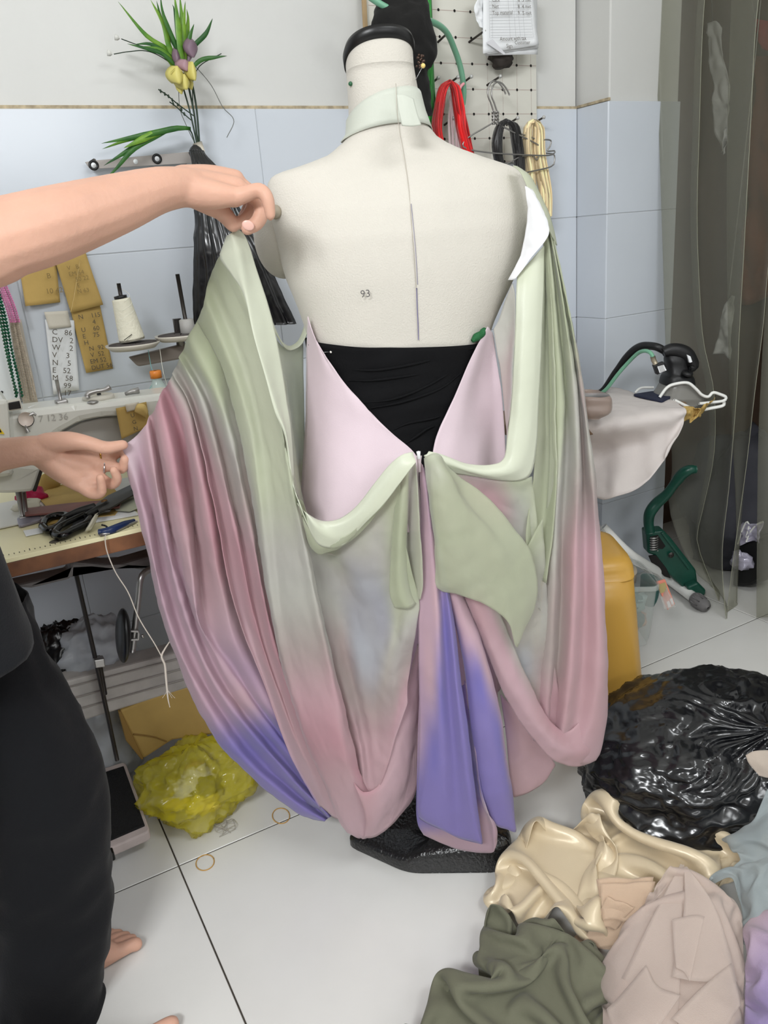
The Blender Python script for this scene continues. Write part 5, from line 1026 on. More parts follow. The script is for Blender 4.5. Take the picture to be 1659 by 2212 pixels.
skein('ribbon_skein', 'bright green ribbon skein hanging behind the neck of the dress form', [([(912, -40), (914, 30), (922, 110), (924, 200), (930, 260), (940, 300)], 9), ([(926, -30), (926, 60), (928, 140), (930, 210), (936, 262), (944, 302)], 7)], (20, 128, 34), 8, .007, seed=2, Y=1.90)
skein('ribbon_skein', 'looped skein of black ribbons hanging on the pegboard', [([(1094, 262), (1080, 272), (1074, 310), (1078, 345), (1090, 380)], 9), ([(1094, 262), (1110, 272), (1117, 305), (1122, 345), (1124, 385)], 9)], (22, 21, 22), 11, .0085, seed=3, Y=1.88)
skein('ribbon_skein', 'long skein of cream gold ribbons at the right end of the pegboard', [([(1152, 262), (1141, 272), (1140, 320), (1146, 370), (1152, 420), (1162, 455)], 8), ([(1154, 262), (1162, 275), (1164, 330), (1172, 380), (1178, 420), (1180, 470)], 12)], (238, 214, 168), 11, .007, seed=4, Y=1.88)
M_pinkcord = mat('pink_white_satin', (236, 216, 218), 0.35, sheen=0.3)
ck = thing('cord_skein', 'skein of pale pink and white satin cord behind the red ribbons', 'cord')
rd = random.Random(9)
for k in range(7): tube('cord_strand', [onY(994, 178, 1.90), onY(980+rd.uniform(-8, 8), 205, 1.905), onY(970+k*4, 250, 1.905), onY(972+k*3+rd.uniform(-4, 4), 300, 1.905), onY(974+k*3, 340, 1.905)], .0055, M_pinkcord, ck, 7, 20, flat=.5)
tube('cord_strand', [onY(1002, 180, 1.885), onY(994, 190, 1.885), onY(990, 215, 1.885)], .004, mat('pink_cord', (232, 160, 166), 0.4), ck, 7, 12)
# wire hangers
def hanger(label, hook, body, Y):
    t = thing('wire_hanger', label, 'hanger', 'wire hangers on the pegboard')
    tube('hook', [onY(a, b, Y) for a, b in hook], .0022, M_steel, t, 7, 50); tube('frame', [onY(a, b, Y-.004) for a, b in body], .0020, M_steel, t, 7, 70); return t
hk = [(1093, 204), (1086, 190), (1076, 178), (1064, 176), (1056, 186), (1054, 205), (1060, 222), (1066, 240)]
h1 = hanger('front wire hanger of the pair hanging beside the red ribbons', hk, [(1066, 240), (1066, 262), (1050, 274), (1016, 294), (1000, 310), (1010, 322), (1060, 330), (1120, 334), (1180, 336), (1196, 334), (1198, 346), (1190, 360), (1140, 372)], 1.86)
h2 = hanger('rear wire hanger of the pair, its arm kinked over the cream ribbons', [(a+8, b+2) for a, b in hk], [(1074, 242), (1078, 268), (1100, 280), (1156, 300), (1164, 308), (1176, 302), (1190, 304), (1188, 316), (1182, 326), (1198, 326), (1196, 332), (1180, 331)], 1.875)
for t, dx in ((h1, 0), (h2, 8)):
    for s in (0, math.pi): tube('twisted_neck', [onY(1066+dx+3*math.sin(k*1.1+s), 240+k*2.6, 1.86+.003*math.cos(k*1.1+s)) for k in range(12)], .0020, M_steel, t, 6, 40)
hanger('lowest wire hanger, sloping behind the right shoulder of the dress form', [(1140, 372), (1128, 376), (1120, 378)], [(1080, 362), (1100, 352), (1124, 339), (1150, 336), (1160, 345), (1168, 320), (1150, 306), (1110, 286), (1076, 268)], 1.868)
# invoices
iv = thing('invoice_sheets', 'pad of white printed order sheets hanging at the top of the pegboard', 'papers')
for k, (pts, Y) in enumerate([([(1030, -30), (1160, -30), (1160, 118), (1046, 121)], 1.885), ([(1040, -30), (1155, -30), (1163, 104), (1050, 118)], 1.878), ([(1043, -30), (1152, -30), (1161, 98), (1043, 116)], 1.871)]):
    pp = paper('sheet', pts, Y, M_white, None, None, 0.006, k*2, iv, 12)
slabY('folded_corner', [(1050, 92), (1064, 84), (1092, 116), (1088, 118)], 1.862, .0008, mat('paper_back', (214, 214, 218), 0.8), iv, 0)
sheet('crumpled_sheet', ["1034,-10 1024,18 1030,40 1036,58", "1040,-10 1034,20 1040,42 1042,60", "1046,-10 1044,20 1046,44 1048,60"], M_white, iv, mode='Y', base=1.872, wr=.006, ws=40, dye=False, nv=24)
M_line = mat('grey_rule', (160, 160, 164), 0.9)
V = []; F = []
def quad(a, b, c, d):
    i = len(V); V.extend([a, b, c, d]); F.append((i, i+1, i+2, i+3))
IY = 1.8615
for py in (4, 12, 18, 26, 32, 39, 45, 52, 59, 65, 71, 77, 82):
    a = onY(1056+py*.05, py, IY); b = onY(1143+py*.1, py-1, IY); quad(a, b, b+np.array([0, 0, .0006]), a+np.array([0, 0, .0006]))
for px in (1056, 1062, 1097, 1108, 1117, 1126, 1143):
    a = onY(px, -6, IY); b = onY(px+8*(px-1050)/90+1, 82, IY); quad(a, a+np.array([.0006, 0, 0]), b+np.array([.0006, 0, 0]), b)
tag(mesh('table_ruling', V, F, M_line, iv, False), kind='stuff')
for px, py, s, w in ((1064, 4, 'Lace', 0), (1119, 4, '8', 0), (1128, 4, '5 met', 0), (1064, 18, 'Net', 0), (1119, 18, '8', 0), (1128, 18, '4 met', 0), (1064, 32, 'Top material', 0), (1119, 32, '9', 0), (1129, 32, '5 met', 0), (1080, 88, 'Amount with tax', 0), (1112, 96, 'Customer', 0), (1094, 103, 'Sign', 0)):
    wtext(s, px, py, IY-.0003, 60, -2, .0125, M_pen, iv)
crumple('dark_pouch', onY(1083, 126, 1.91), (.03, .02, .024), mat('dark_brown_cloth', (52, 46, 42), 0.8), 'small dark pouch peeping out below the order sheets', 'pouch', .3, 12, 4, (20, 14))
# black cap bag and hose behind the neck
bc = thing('black_cloth_bag', 'soft black cloth bag hanging on the pegboard behind the neck of the dress form', 'bag')
loft('bag_body', [(826, 880, -40, 2.10, .01), (818, 905, -10, 2.10, .03), (812, 922, 20, 2.10, .045), (803, 930, 50, 2.09, .05), (798, 937, 85, 2.09, .05), (810, 936, 110, 2.09, .045), (850, 928, 132, 2.09, .035), (888, 921, 150, 2.09, .025), (900, 922, 180, 2.09, .018), (903, 926, 215, 2.09, .015), (908, 930, 250, 2.09, .01)], mat('black_velvet', (15, 14, 13), 0.9, bump=0.4, bscale=50, sheen=0.05), bc, 40, 40, wr=.012, ws=14, seed=6, back=0.4)
rd = random.Random(3); bd = thing('bead_brooch', 'dark beaded trim lying against the black cloth bag', 'beads')
for k in range(26): sphere('bead', at(908+rd.uniform(-8, 8), 134+rd.uniform(-16, 14), 2.035), (.003, .003, .003), mat('bronze_bead', (84, 66, 58), 0.3, 0.6), bd, 6)
tag(tube('hose', [onY(a, b, Y) for a, b, Y in [(760, -40, 1.80), (805, -2, 1.79), (852, 25, 1.78), (895, 41, 1.78), (933, 47, 1.80), (964, 69, 1.83), (983, 110, 1.86), (993, 140, 1.875), (999, 168, 1.885), (1002, 200, 1.90), (1000, 226, 1.91)]], .0072, mat('green_hose', (120, 176, 146), 0.25, trans=.0, spec=.6), None, 12, 70), 'translucent green hose curving down the pegboard from above the neck', 'hose')
tag(slab('wooden_stick', [onY(781, -60, 1.93), onY(789, -60, 1.93), onY(796, 82, 1.93), onY(788, 82, 1.93)], (0, .008, 0), mat('pale_wood_stick', (176, 150, 112), 0.6, bump=.1, bscale=50), None, .001), 'narrow wooden stick leaning on the wall left of the black bag', 'stick')
# ================================================================ right: ironing corner
M_cloth = mat('grey_white_cotton', (214, 206, 202), 0.8, bump=0.1, bscale=200, var=0.05, vscale=8)
it = thing('ironing_table', 'small ironing table hidden under a hanging cloth', 'table')
box('table_top', (1.49, 1.63, .682), (.50, .30, .03), mat('table_board', (120, 96, 74), 0.6), it, .004)
for y_ in (1.53, 1.73): box('leg', (1.27, y_, .334), (.03, .03, .665), mat('dark_table_leg', (54, 46, 42), 0.6), it, .003)
for y_ in (1.56, 1.74): slab('bracket', [(1.745, y_, .667), (1.60, y_, .667), (1.745, y_, .60)], (0, .012, 0), M_steel, it, .001)
cl = sheet('ironing_cloth', ["1225,872,700 1262,912,704 1262,980,600 1270,1030,545 1284,1073,505", "1262,850,702 1298,908,704 1300,975,600 1302,1030,548 1305,1078,505", "1300,838,702 1340,902,706 1340,970,610 1335,1030,555 1332,1072,515", "1330,838,702 1385,896,706 1384,960,620 1375,1020,560 1372,1058,525",
    "1371,848,702 1430,890,706 1425,940,645 1412,990,590 1405,1030,555", "1420,855,702 1468,884,706 1462,915,670 1446,955,625 1428,1002,580", "1450,861,702 1481,884,704 1478,905,680 1466,935,650 1446,962,620"], M_cloth, None, mode='Z', nu=8, nv=50, wr=.005, ws=10, seed=5, dye=False, thick=.002)
tag(cl, 'grey white cotton cloth draped over the ironing table, hanging in front', 'cloth')
ry = thing('satin_roll', 'flat roll of brown satin lying on the ironing cloth', 'fabric')
loft('rolled_cloth', [(1246, 1310, 850, 1.93, .05), (1243, 1314, 856, 1.93, .055), (1243, 1314, 868, 1.93, .055), (1248, 1312, 884, 1.92, .05), (1256, 1290, 898, 1.92, .04)], mat('brown_satin', (150, 132, 122), 0.35, bump=.15, bscale=30, sheen=.3), ry, 30, 16, wr=.004, seed=3, power=3.2)
sheet('loose_end', ["1250,868,1930 1258,885,1920 1262,900,1915", "1262,868,1915 1270,885,1905 1274,900,1905", "1274,866,1910 1280,880,1905 1286,892,1905"], mat('brown_satin_sheen', (176, 152, 140), 0.3), ry, base=0, dye=False, nv=12, wr=.002)
# iron
ir = thing('steam_iron', 'black gravity steam iron with hoses standing on the ironing table', 'iron')
M_bk = mat('black_matt_plastic', (22, 22, 24), 0.45); M_smoke = mat('scratched_clear_shoe', (140, 138, 132), 0.25, alpha=.75, bump=.2, bscale=60)
ID = 2.19
loft('shoe', [(1412, 1514, 868, ID, .06), (1410, 1516, 856, ID, .062), (1416, 1512, 850, ID, .06), (1428, 1498, 830, ID, .05), (1434, 1492, 816, ID, .045)], M_smoke, ir, 30, 16, power=2.6)
loft('sole_plate', [(1416, 1512, 872, ID, .058), (1414, 1514, 866, ID, .06), (1418, 1510, 862, ID, .058)], M_steel, ir, 30, 6, power=2.6)
loft('iron_body', [(1430, 1496, 834, ID, .045), (1428, 1497, 826, ID, .047), (1432, 1494, 812, ID, .044), (1438, 1486, 804, ID, .036), (1438, 1482, 790, ID, .03), (1436, 1480, 776, ID, .028), (1438, 1478, 764, ID, .02)], M_bk, ir, 30, 24, power=2.8)
tube('handle', [at(a, b, ID-.01) for a, b in [(1432, 762), (1444, 757), (1462, 757), (1480, 764), (1492, 778), (1497, 790), (1488, 794)]], [.013, .018, .02, .021, .02, .017, .014], M_bk, ir, 14, 30)
slabpts = [at(a, b, ID-.035) for a, b in [(1484, 766), (1492, 770), (1496, 782), (1490, 784)]]; slab('thumb_lever', slabpts, fh*.012, M_white, ir, .001)
lathe('dial', [(.002, .006), (.013, .006), (.015, .002), (.015, -.004), (.002, -.004)], at(1485, 807, ID-.045), M_bk, ir, 20, (0, -.3, 1))
slab('valve_box', [at(a, b, ID-.04) for a, b in [(1413, 790), (1436, 782), (1444, 800), (1420, 810)]], fh*.02, M_bk, ir, .002)
slab('valve_label', [at(a, b, ID-.0415) for a, b in [(1420, 792), (1434, 788), (1440, 800), (1425, 806)]], fh*.001, M_white, ir, 0)
V = []; F = []
for k in range(5):
    a, b = at(1422.5+k*.9, 793.5+k*2.6, ID-.0425), at(1433+k*.9, 790+k*2.6, ID-.0425); quad(a, b, b+np.array([0, 0, .0011]), a+np.array([0, 0, .0011]))
tag(mesh('label_print', V, F, M_pen, ir, False), kind='stuff')
tube('steam_pipe', [at(a, b, ID-.03) for a, b in [(1416, 786), (1412, 778), (1410, 770)]], .007, mat('brass_fitting', (170, 160, 140), 0.4, .6), ir, 10)
tube('hose', [at(a, b, D) for a, b, D in [(1436, 758, ID), (1420, 750, ID), (1403, 747, ID+.02), (1385, 748, ID+.04), (1368, 757, ID+.06), (1350, 775, ID+.08), (1328, 803, ID+.1), (1305, 838, ID+.12), (1290, 850, ID+.14)]], [.011, .011, .011, .011, .010, .007, .007, .007, .007], M_bk, ir, 10, 50)
tube('hose', [at(a, b, D) for a, b, D in [(1411, 772, ID-.03), (1405, 762, ID-.02), (1393, 758, ID), (1378, 763, ID+.03), (1358, 782, ID+.06), (1335, 808, ID+.08), (1312, 838, ID+.1), (1298, 850, ID+.12)]], .0055, mat('green_hose', None), ir, 10, 50)
wsd = thing('wire_stand', 'white coated wire iron rest at the front edge of the ironing table', 'rest'); M_ww = mat('white_coated_wire', (236, 236, 232), 0.35)
tube('wire', [at(a, b, 2.13) for a, b in [(1425, 858), (1440, 838), (1456, 830), (1485, 827), (1503, 840), (1516, 853), (1530, 857), (1540, 848), (1556, 852), (1568, 858), (1562, 866), (1530, 870), (1510, 872)]], .0042, M_ww, wsd, 8, 60)
tube('wire', [at(a, b, 2.11) for a, b in [(1456, 864), (1480, 876), (1505, 886), (1540, 881), (1562, 876), (1564, 868)]], .0045, M_ww, wsd, 8, 40)
tube('wire', [at(a, b, 2.24) for a, b in [(1372, 848), (1385, 838), (1412, 837)]], .0035, M_ww, wsd, 8, 12)
slab('dark_pad', rounded([onZ(1366, 851, .712), onZ(1412, 844, .712), onZ(1450, 856, .712), onZ(1430, 866, .712)], .01, 3), (0, 0, -.006), mat('navy_pad', (36, 40, 62), 0.8), wsd, .001)
kr = sheet('kraft_scrap', ["1476,878,2090 1474,895,2080 1472,914,2070", "1490,876,2100 1492,890,2060 1488,908,2080", "1504,882,2080 1506,892,2100 1490,912,2070", "1518,880,2110 1524,872,2060 1508,900,2080", "1545,858,2120 1530,880,2100 1508,902,2110"], M_kraft, None, base=0, dye=False, wr=.006, ws=40, nu=6, nv=20); tag(kr, 'crumpled kraft paper scrap under the wire rest at the table edge', 'paper')
# green lever press under the table
M_gr = mat('dark_green_enamel', (18, 72, 58), 0.35, var=.2, vscale=20)
gp = thing('lever_press', 'dark green lever press with coil spring on the floor by the strip curtain', 'press')
def atG(a, b, D=2.30): return at(a, b, D)
slab('press_body', [atG(a, b) for a, b in [(1396, 1149), (1434, 1146), (1448, 1160), (1504, 1232), (1508, 1262), (1526, 1280), (1522, 1288), (1486, 1280), (1440, 1236), (1414, 1200), (1400, 1196)]], fh*.05, M_gr, gp, .006)
slab('press_recess', [atG(a, b, 2.297) for a, b in [(1404, 1160), (1422, 1156), (1438, 1180), (1432, 1186), (1406, 1186)]], fh*.01, M_hole, gp, .001)
slab('press_rib', [atG(a, b, 2.292) for a, b in [(1428, 1152), (1434, 1150), (1492, 1226), (1488, 1232)]], fh*.015, M_gr, gp, .002)
slab('press_window', [atG(a, b, 2.296) for a, b in [(1402, 1202), (1418, 1200), (1440, 1228), (1450, 1250), (1436, 1246), (1410, 1220)]], fh*.01, M_hole, gp, .002)
slab('press_base', [atG(a, b, 2.27) for a, b in [(1484, 1268), (1508, 1258), (1526, 1276), (1522, 1288), (1490, 1282)]], fh*.09, M_gr, gp, .006)
tube('spring', [atG(1413+8*math.cos(t), 1160+t*0.78+2*math.sin(t), 2.285-.008*math.sin(t)) for t in np.linspace(0, 12*math.pi, 120)], .0022, M_steel, gp, 6)
tube('lever', [atG(a, b, D) for a, b, D in [(1404, 1150, 2.31), (1401, 1128, 2.31), (1404, 1108, 2.30), (1418, 1088, 2.30), (1440, 1068, 2.29), (1458, 1044, 2.28), (1474, 1024, 2.27), (1490, 1015, 2.26), (1503, 1014, 2.26)]], [.016, .016, .017, .018, .017, .015, .014, .017, .017, .012], M_gr, gp, 12, 50)
lathe('bolt', [(.001, .004), (.008, .004), (.010, 0)], atG(1450, 1199, 2.292), M_dark, gp, 6, -fh)
# yellow stool, bin, tube
M_ys = mat('mustard_plastic', (206, 160, 74), 0.35, var=.05, vscale=6)
ys = thing('plastic_stool', 'mustard yellow moulded plastic stool standing behind the right side of the gown', 'stool')
SX, SY = 1.215, 1.345
def sq(h, z, r=.05): return rounded([(SX-h*.886-h*.46, SY+h*.46-h*.886, z), (SX+h*.886-h*.46, SY-h*.46-h*.886, z), (SX+h*.886+h*.46, SY-h*.46+h*.886, z), (SX-h*.886+h*.46, SY+h*.46+h*.886, z)], r, 6)
gridmesh('stool_top', np.array([sq(.119, .40), sq(.117, .425, .055), sq(.110, .442, .055), sq(.09, .45, .05), sq(.02, .448, .012)]), M_ys, ys, closev=True, caps=True)
LEV = [(.150, .001), (.146, .06), (.139, .15), (.132, .24), (.127, .31), (.124, .34), (.119, .402)]
RG = [sq(h_, z_, .075) for h_, z_ in LEV]
solid(gridmesh('stool_side', np.array(RG), M_ys, ys, closev=True), .006, 0)
bn = thing('plastic_bin', 'frosted clear plastic bin full of odds and ends on the floor', 'bin'); M_fro = mat('frosted_plastic', (206, 212, 208), 0.35, alpha=.28)
def bq(l, r, y_, D, hd): return (l, r, y_, D, hd)
solid(loft('bin_shell', [(1300, 1384, 1368, 2.0, .075), (1298, 1390, 1340, 2.0, .085), (1296, 1396, 1290, 2.0, .09), (1294, 1402, 1240, 2.0, .095)], M_fro, bn, 32, 14, power=5, cap=False), .002)
solid(loft('bin_rim', [(1292, 1405, 1246, 2.0, .10), (1292, 1406, 1240, 2.0, .10), (1294, 1404, 1236, 2.0, .098)], M_fro, bn, 32, 6, power=5, cap=False), .003)
for k, (a, b, s, c) in enumerate([(1350, 1290, .05, (90, 130, 128)), (1330, 1300, .04, (70, 80, 100)), (1368, 1300, .04, (150, 180, 176)), (1350, 1335, .05, (110, 130, 126)), (1370, 1340, .035, (196, 150, 120)), (1325, 1345, .04, (120, 140, 150))]): crumple('rag', at(a, b, 2.0), (s*.8, s*.7, s*.6), mat('rag%d' % k, c, .8), None, None, .4, 12, k, (18, 12), bn)
tl = thing('round_tin', 'round tin with a pale lid sitting in the top of the plastic bin', 'tin'); lathe('tin_body', [(.003, -.03), (.045, -.03), (.046, .0), (.044, .004), (.003, .005)], at(1338, 1232, 1.99), mat('tan_tin', (150, 136, 120), 0.4), tl, 28); lathe('tin_lid', [(.003, .006), (.043, .006), (.047, .003), (.047, -.004)], at(1338, 1231, 1.99), mat('tin_lid', (176, 166, 150), 0.35), tl, 28)
tag(loft('green_tub', [(1386, 1412, 1302, 2.12, .03), (1384, 1420, 1285, 2.12, .035), (1386, 1424, 1250, 2.12, .04)], mat('teal_plastic', (20, 80, 74), .5), None, 24, 8), 'dark teal plastic tub behind the frosted bin', 'tub')
wt = thing('white_pole', 'white pole with a ribbed grey rubber end lying slanted on the floor', 'pole')
pa = [onZ(1508, 1298, .03), onZ(1440, 1248, .055), at(1361, 1200, 2.12), at(1300, 1140, 2.12)]
tube('pole', pa, .017, M_ww, wt, 14, 20)
tube('rubber_end', [pa[0]+(pa[0]-pa[1])*k for k in (-.14, -.1, .05, .2, .27, .3)], [.019, .022, .023, .021, .015, .004], mat('grey_rubber', (104, 102, 102), .7), wt, 18)
for k in range(9):
    t = 2*math.pi*k/9; u = (pa[0]-pa[1]); a = np.array([0, 0, 1.0]); s = np.cross(u, a); s /= np.linalg.norm(s); a = np.cross(s, u); a /= np.linalg.norm(a)
    q = (s*math.cos(t)+a*math.sin(t))*.0225; tube('grip_rib', [pa[0]+u*-.06+q, pa[0]+u*.14+q*.97], .0022, mat('grey_rubber', None), wt, 5)
cw = sheet('clear_wrap', ["1292,1130,2090 1330,1175,2080 1370,1212,2060 1408,1240,2030 1420,1270,1990 1430,1300,1960 1434,1318,1950", "1300,1150,2050 1340,1195,2040 1380,1225,2020 1424,1246,1990 1440,1270,1960 1452,1295,1940 1458,1312,1930"], mat('clear_film', (224, 224, 220), .12, alpha=.35, bump=.4, bscale=40), None, base=0, dye=False, wr=.004, ws=20, nu=8, nv=50, thick=.0006); tag(cw, 'crinkled clear plastic film hanging down from the white pole', 'film')
pk = thing('pink_packet', 'pink printed packet inside the clear film beside the white pole', 'packet')
slab('packet', [at(a, b, 1.965) for a, b in [(1418, 1258), (1437, 1252), (1458, 1305), (1442, 1318)]], fh*.006, mat('salmon_card', (226, 140, 120), .6), pk, .001)
slab('packet_panel', [at(a, b, 1.9635) for a, b in [(1421, 1263), (1437, 1258), (1443, 1276), (1427, 1282)]], fh*.001, mat('olive_panel', (176, 160, 110), .6), pk, 0)
slab('packet_strip', [at(a, b, 1.9635) for a, b in [(1440, 1300), (1446, 1298), (1450, 1310), (1444, 1314)]], fh*.001, M_white, pk, 0); slab('packet_strip', [at(a, b, 1.9635) for a, b in [(1447, 1294), (1452, 1292), (1456, 1303), (1451, 1307)]], fh*.001, M_white, pk, 0)
# ================================================================ strip curtain and storeroom
M_pvc = mat('clouded_pvc', (168, 168, 158), 0.25, bump=.05, bscale=8, spec=.5)
nt = M_pvc.node_tree; b_ = nt.nodes['Principled BSDF']
tr = nt.nodes.new('ShaderNodeBsdfTransparent'); tr.inputs[0].default_value = (.90, .90, .86, 1); mx = nt.nodes.new('ShaderNodeMixShader'); mx.inputs[0].default_value = .78
nt.links.new(b_.outputs[0], mx.inputs[1]); nt.links.new(tr.outputs[0], mx.inputs[2]); nt.links.new(mx.outputs[0], nt.nodes['Material Output'].inputs[0])
M_edge = mat('pvc_edge', (160, 160, 140), .3)
cu = thing('strip_curtain', 'clouded transparent plastic strip curtain hanging in the doorway on the right', 'curtain')
def strip(edge0, edge1, X0, X1):
    A = catmull(np.array([onX(a, b, X0) for a, b in edge0]), 40); B_ = catmull(np.array([onX(a, b, X1) for a, b in edge1]), 40)
    G = np.array([A+(B_-A)*t+np.array([.02*math.sin(math.pi*t), 0, 0]) for t in np.linspace(0, 1, 10)]); G[..., 2] = np.maximum(G[..., 2], .004)
    solid(gridmesh('strip', G, M_pvc, cu), .002)
    return A, B_
top = -260
A1, B1 = strip([(1412, top), (1418, 100), (1424, 300), (1432, 550), (1440, 800), (1452, 1000), (1446, 1100), (1490, 1220), (1535, 1263)], [(1560, top), (1522, 0), (1510, 300), (1506, 480), (1512, 640), (1520, 740), (1543, 852), (1542, 985), (1516, 1111), (1507, 1175), (1553, 1298)], 1.975, 1.96)
A2, B2 = strip([(1545, top), (1508, 0), (1496, 300), (1492, 480), (1498, 640), (1506, 740), (1528, 852), (1530, 985), (1508, 1111), (1510, 1200), (1548, 1298)], [(1690, top), (1638, 0), (1620, 300), (1606, 560), (1597, 720), (1591, 852), (1575, 1050), (1560, 1200), (1569, 1352)], 2.03, 1.90)
A3, B3 = strip([(1600, top), (1580, 0), (1570, 400), (1575, 800), (1590, 1100), (1590, 1334)], [(1720, top), (1700, 200), (1659, 580), (1649, 700), (1630, 852), (1611, 1016), (1580, 1238), (1569, 1352)], 2.01, 1.94)
A4, B4 = strip([(1740, -260), (1705, 200), (1659, 600), (1640, 900), (1636, 1100), (1634, 1334)], [(1900, -260), (1880, 200), (1860, 700), (1860, 1000), (1860, 1200), (1850, 1334)], 1.97, 1.97)
for E_ in (B1, B2, B3): tube('strip_edge', E_, .0006, M_edge, cu, 5)
box('curtain_rail', (2.02, 1.40, 2.13), (.03, .9, .04), M_steel, cu, .004)
# things in the storeroom
wc = sheet('hanging_garment', ["1525,50 1528,120 1535,200 1540,280 1560,335", "1545,45 1548,120 1555,190 1562,240 1568,300", "1556,60 1560,130 1566,170 1572,220 1564,330"], mat('white_cotton', (220, 220, 222), .8), None, mode='X', base=2.45, dye=False, wr=.02, ws=12, nu=8, nv=30); tag(wc, 'white garment hanging behind the strip curtain, upper', 'garment')
wc = sheet('hanging_garment', ["1560,660 1555,700 1545,740 1541,765", "1575,640 1572,690 1568,730 1562,766", "1586,640 1582,690 1578,740 1574,780"], mat('white_cotton', None), None, mode='X', base=2.35, dye=False, wr=.015, ws=14, nu=8, nv=24); tag(wc, 'white cloth hanging behind the strip curtain, level with the iron', 'cloth')
rc = sheet('red_garment', ["1630,40 1632,80 1640,105", "1660,45 1660,80 1660,110", "1690,40 1690,80 1690,110"], mat('red_cloth', (176, 44, 44), .8), None, mode='X', base=2.55, dye=False, wr=.02, nu=6, nv=16); tag(rc, 'red garment hanging behind the strip curtain at the top right', 'garment')
oc = sheet('rust_garment', ["1560,120 1560,300 1556,520 1548,640", "1590,110 1592,300 1590,520 1580,650", "1620,120 1622,300 1622,520 1612,660", "1660,120 1662,300 1664,480 1660,640", "1700,120 1700,300 1700,480 1700,640"], mat('rust_cloth', (140, 82, 54), .85), None, mode='X', base=2.75, dye=False, wr=.03, ws=8, nu=8, nv=30); tag(oc, 'row of rust brown cloth hanging deep behind the strip curtain', 'garment')
crumple('dark_sack', (2.30, 1.68, .22), (.19, .2, .235), mat('charcoal_sack', (58, 58, 66), .8, bump=.3, bscale=30), 'charcoal sack standing behind the strip curtain', 'sack', .2, 10, 2, flat=.1)
crumple('grey_sack', (2.62, 1.30, .26), (.2, .2, .28), mat('slate_sack', (76, 80, 92), .8, bump=.3, bscale=30), 'slate grey sack behind the black bag in the storeroom', 'sack', .2, 10, 6, flat=.1)
kbg = thing('black_tote', 'black shopping bag with a clear silvery bag in it behind the strip curtain', 'bag')
slab('tote_body', [onX(a, b, 2.10) for a, b in [(1584, 1200), (1600, 1172), (1632, 1162), (1648, 1170), (1646, 1255), (1620, 1268), (1580, 1268)]], (.09, 0, 0), mat('black_nylon', (14, 14, 15), .6, bump=.3, bscale=40), kbg, .012)
sheet('silver_film', ["1594,1180 1598,1140 1606,1128", "1606,1176 1612,1150 1620,1130", "1620,1170 1628,1140 1640,1130", "1644,1172 1646,1150 1652,1128"], mat('silver_film', (190, 186, 206), .15, .3, bump=.3, bscale=30), kbg, mode='X', base=2.09, dye=False, wr=.02, ws=24, nu=6, nv=16)
for pts in ([(1594, 1175), (1602, 1148), (1612, 1128), (1618, 1134), (1612, 1160)], [(1612, 1170), (1620, 1150), (1634, 1134), (1648, 1127)]): tube('cord_handle', [onX(a, b, 2.085) for a, b in pts], .003, M_ww, kbg, 6, 20)
crumple('silver_scrap', onX(1600, 1212, 2.075), (.02, .03, .028), mat('silver_film', None), None, None, .4, 12, 3, (18, 12), kbg)

rl = thing('clothes_rail', 'steel clothes rail across the storeroom behind the strip curtain', 'rail'); tube('rail', [(2.42, 0.6, 2.05), (2.42, 2.12, 2.05)], .012, M_steel, rl, 10)
g1 = bpy.data.objects['hanging_garment.001']; tube('hanger_wire', [onX(1574, 642, 2.35), (2.40, onX(1574, 642, 2.35)[1], 1.6), (2.42, onX(1574, 642, 2.35)[1], 2.06)], .0018, M_steel, g1, 5, 12)
for nm in ('hanging_garment', 'red_garment', 'rust_garment'):
    g1 = bpy.data.objects[nm]; v = np.array([q.co[:] for q in g1.data.vertices]); p = v[v[:, 2].argmax()]; tube('hanger_wire', [p, (2.42, p[1], 2.06)], .0018, M_steel, g1, 5)
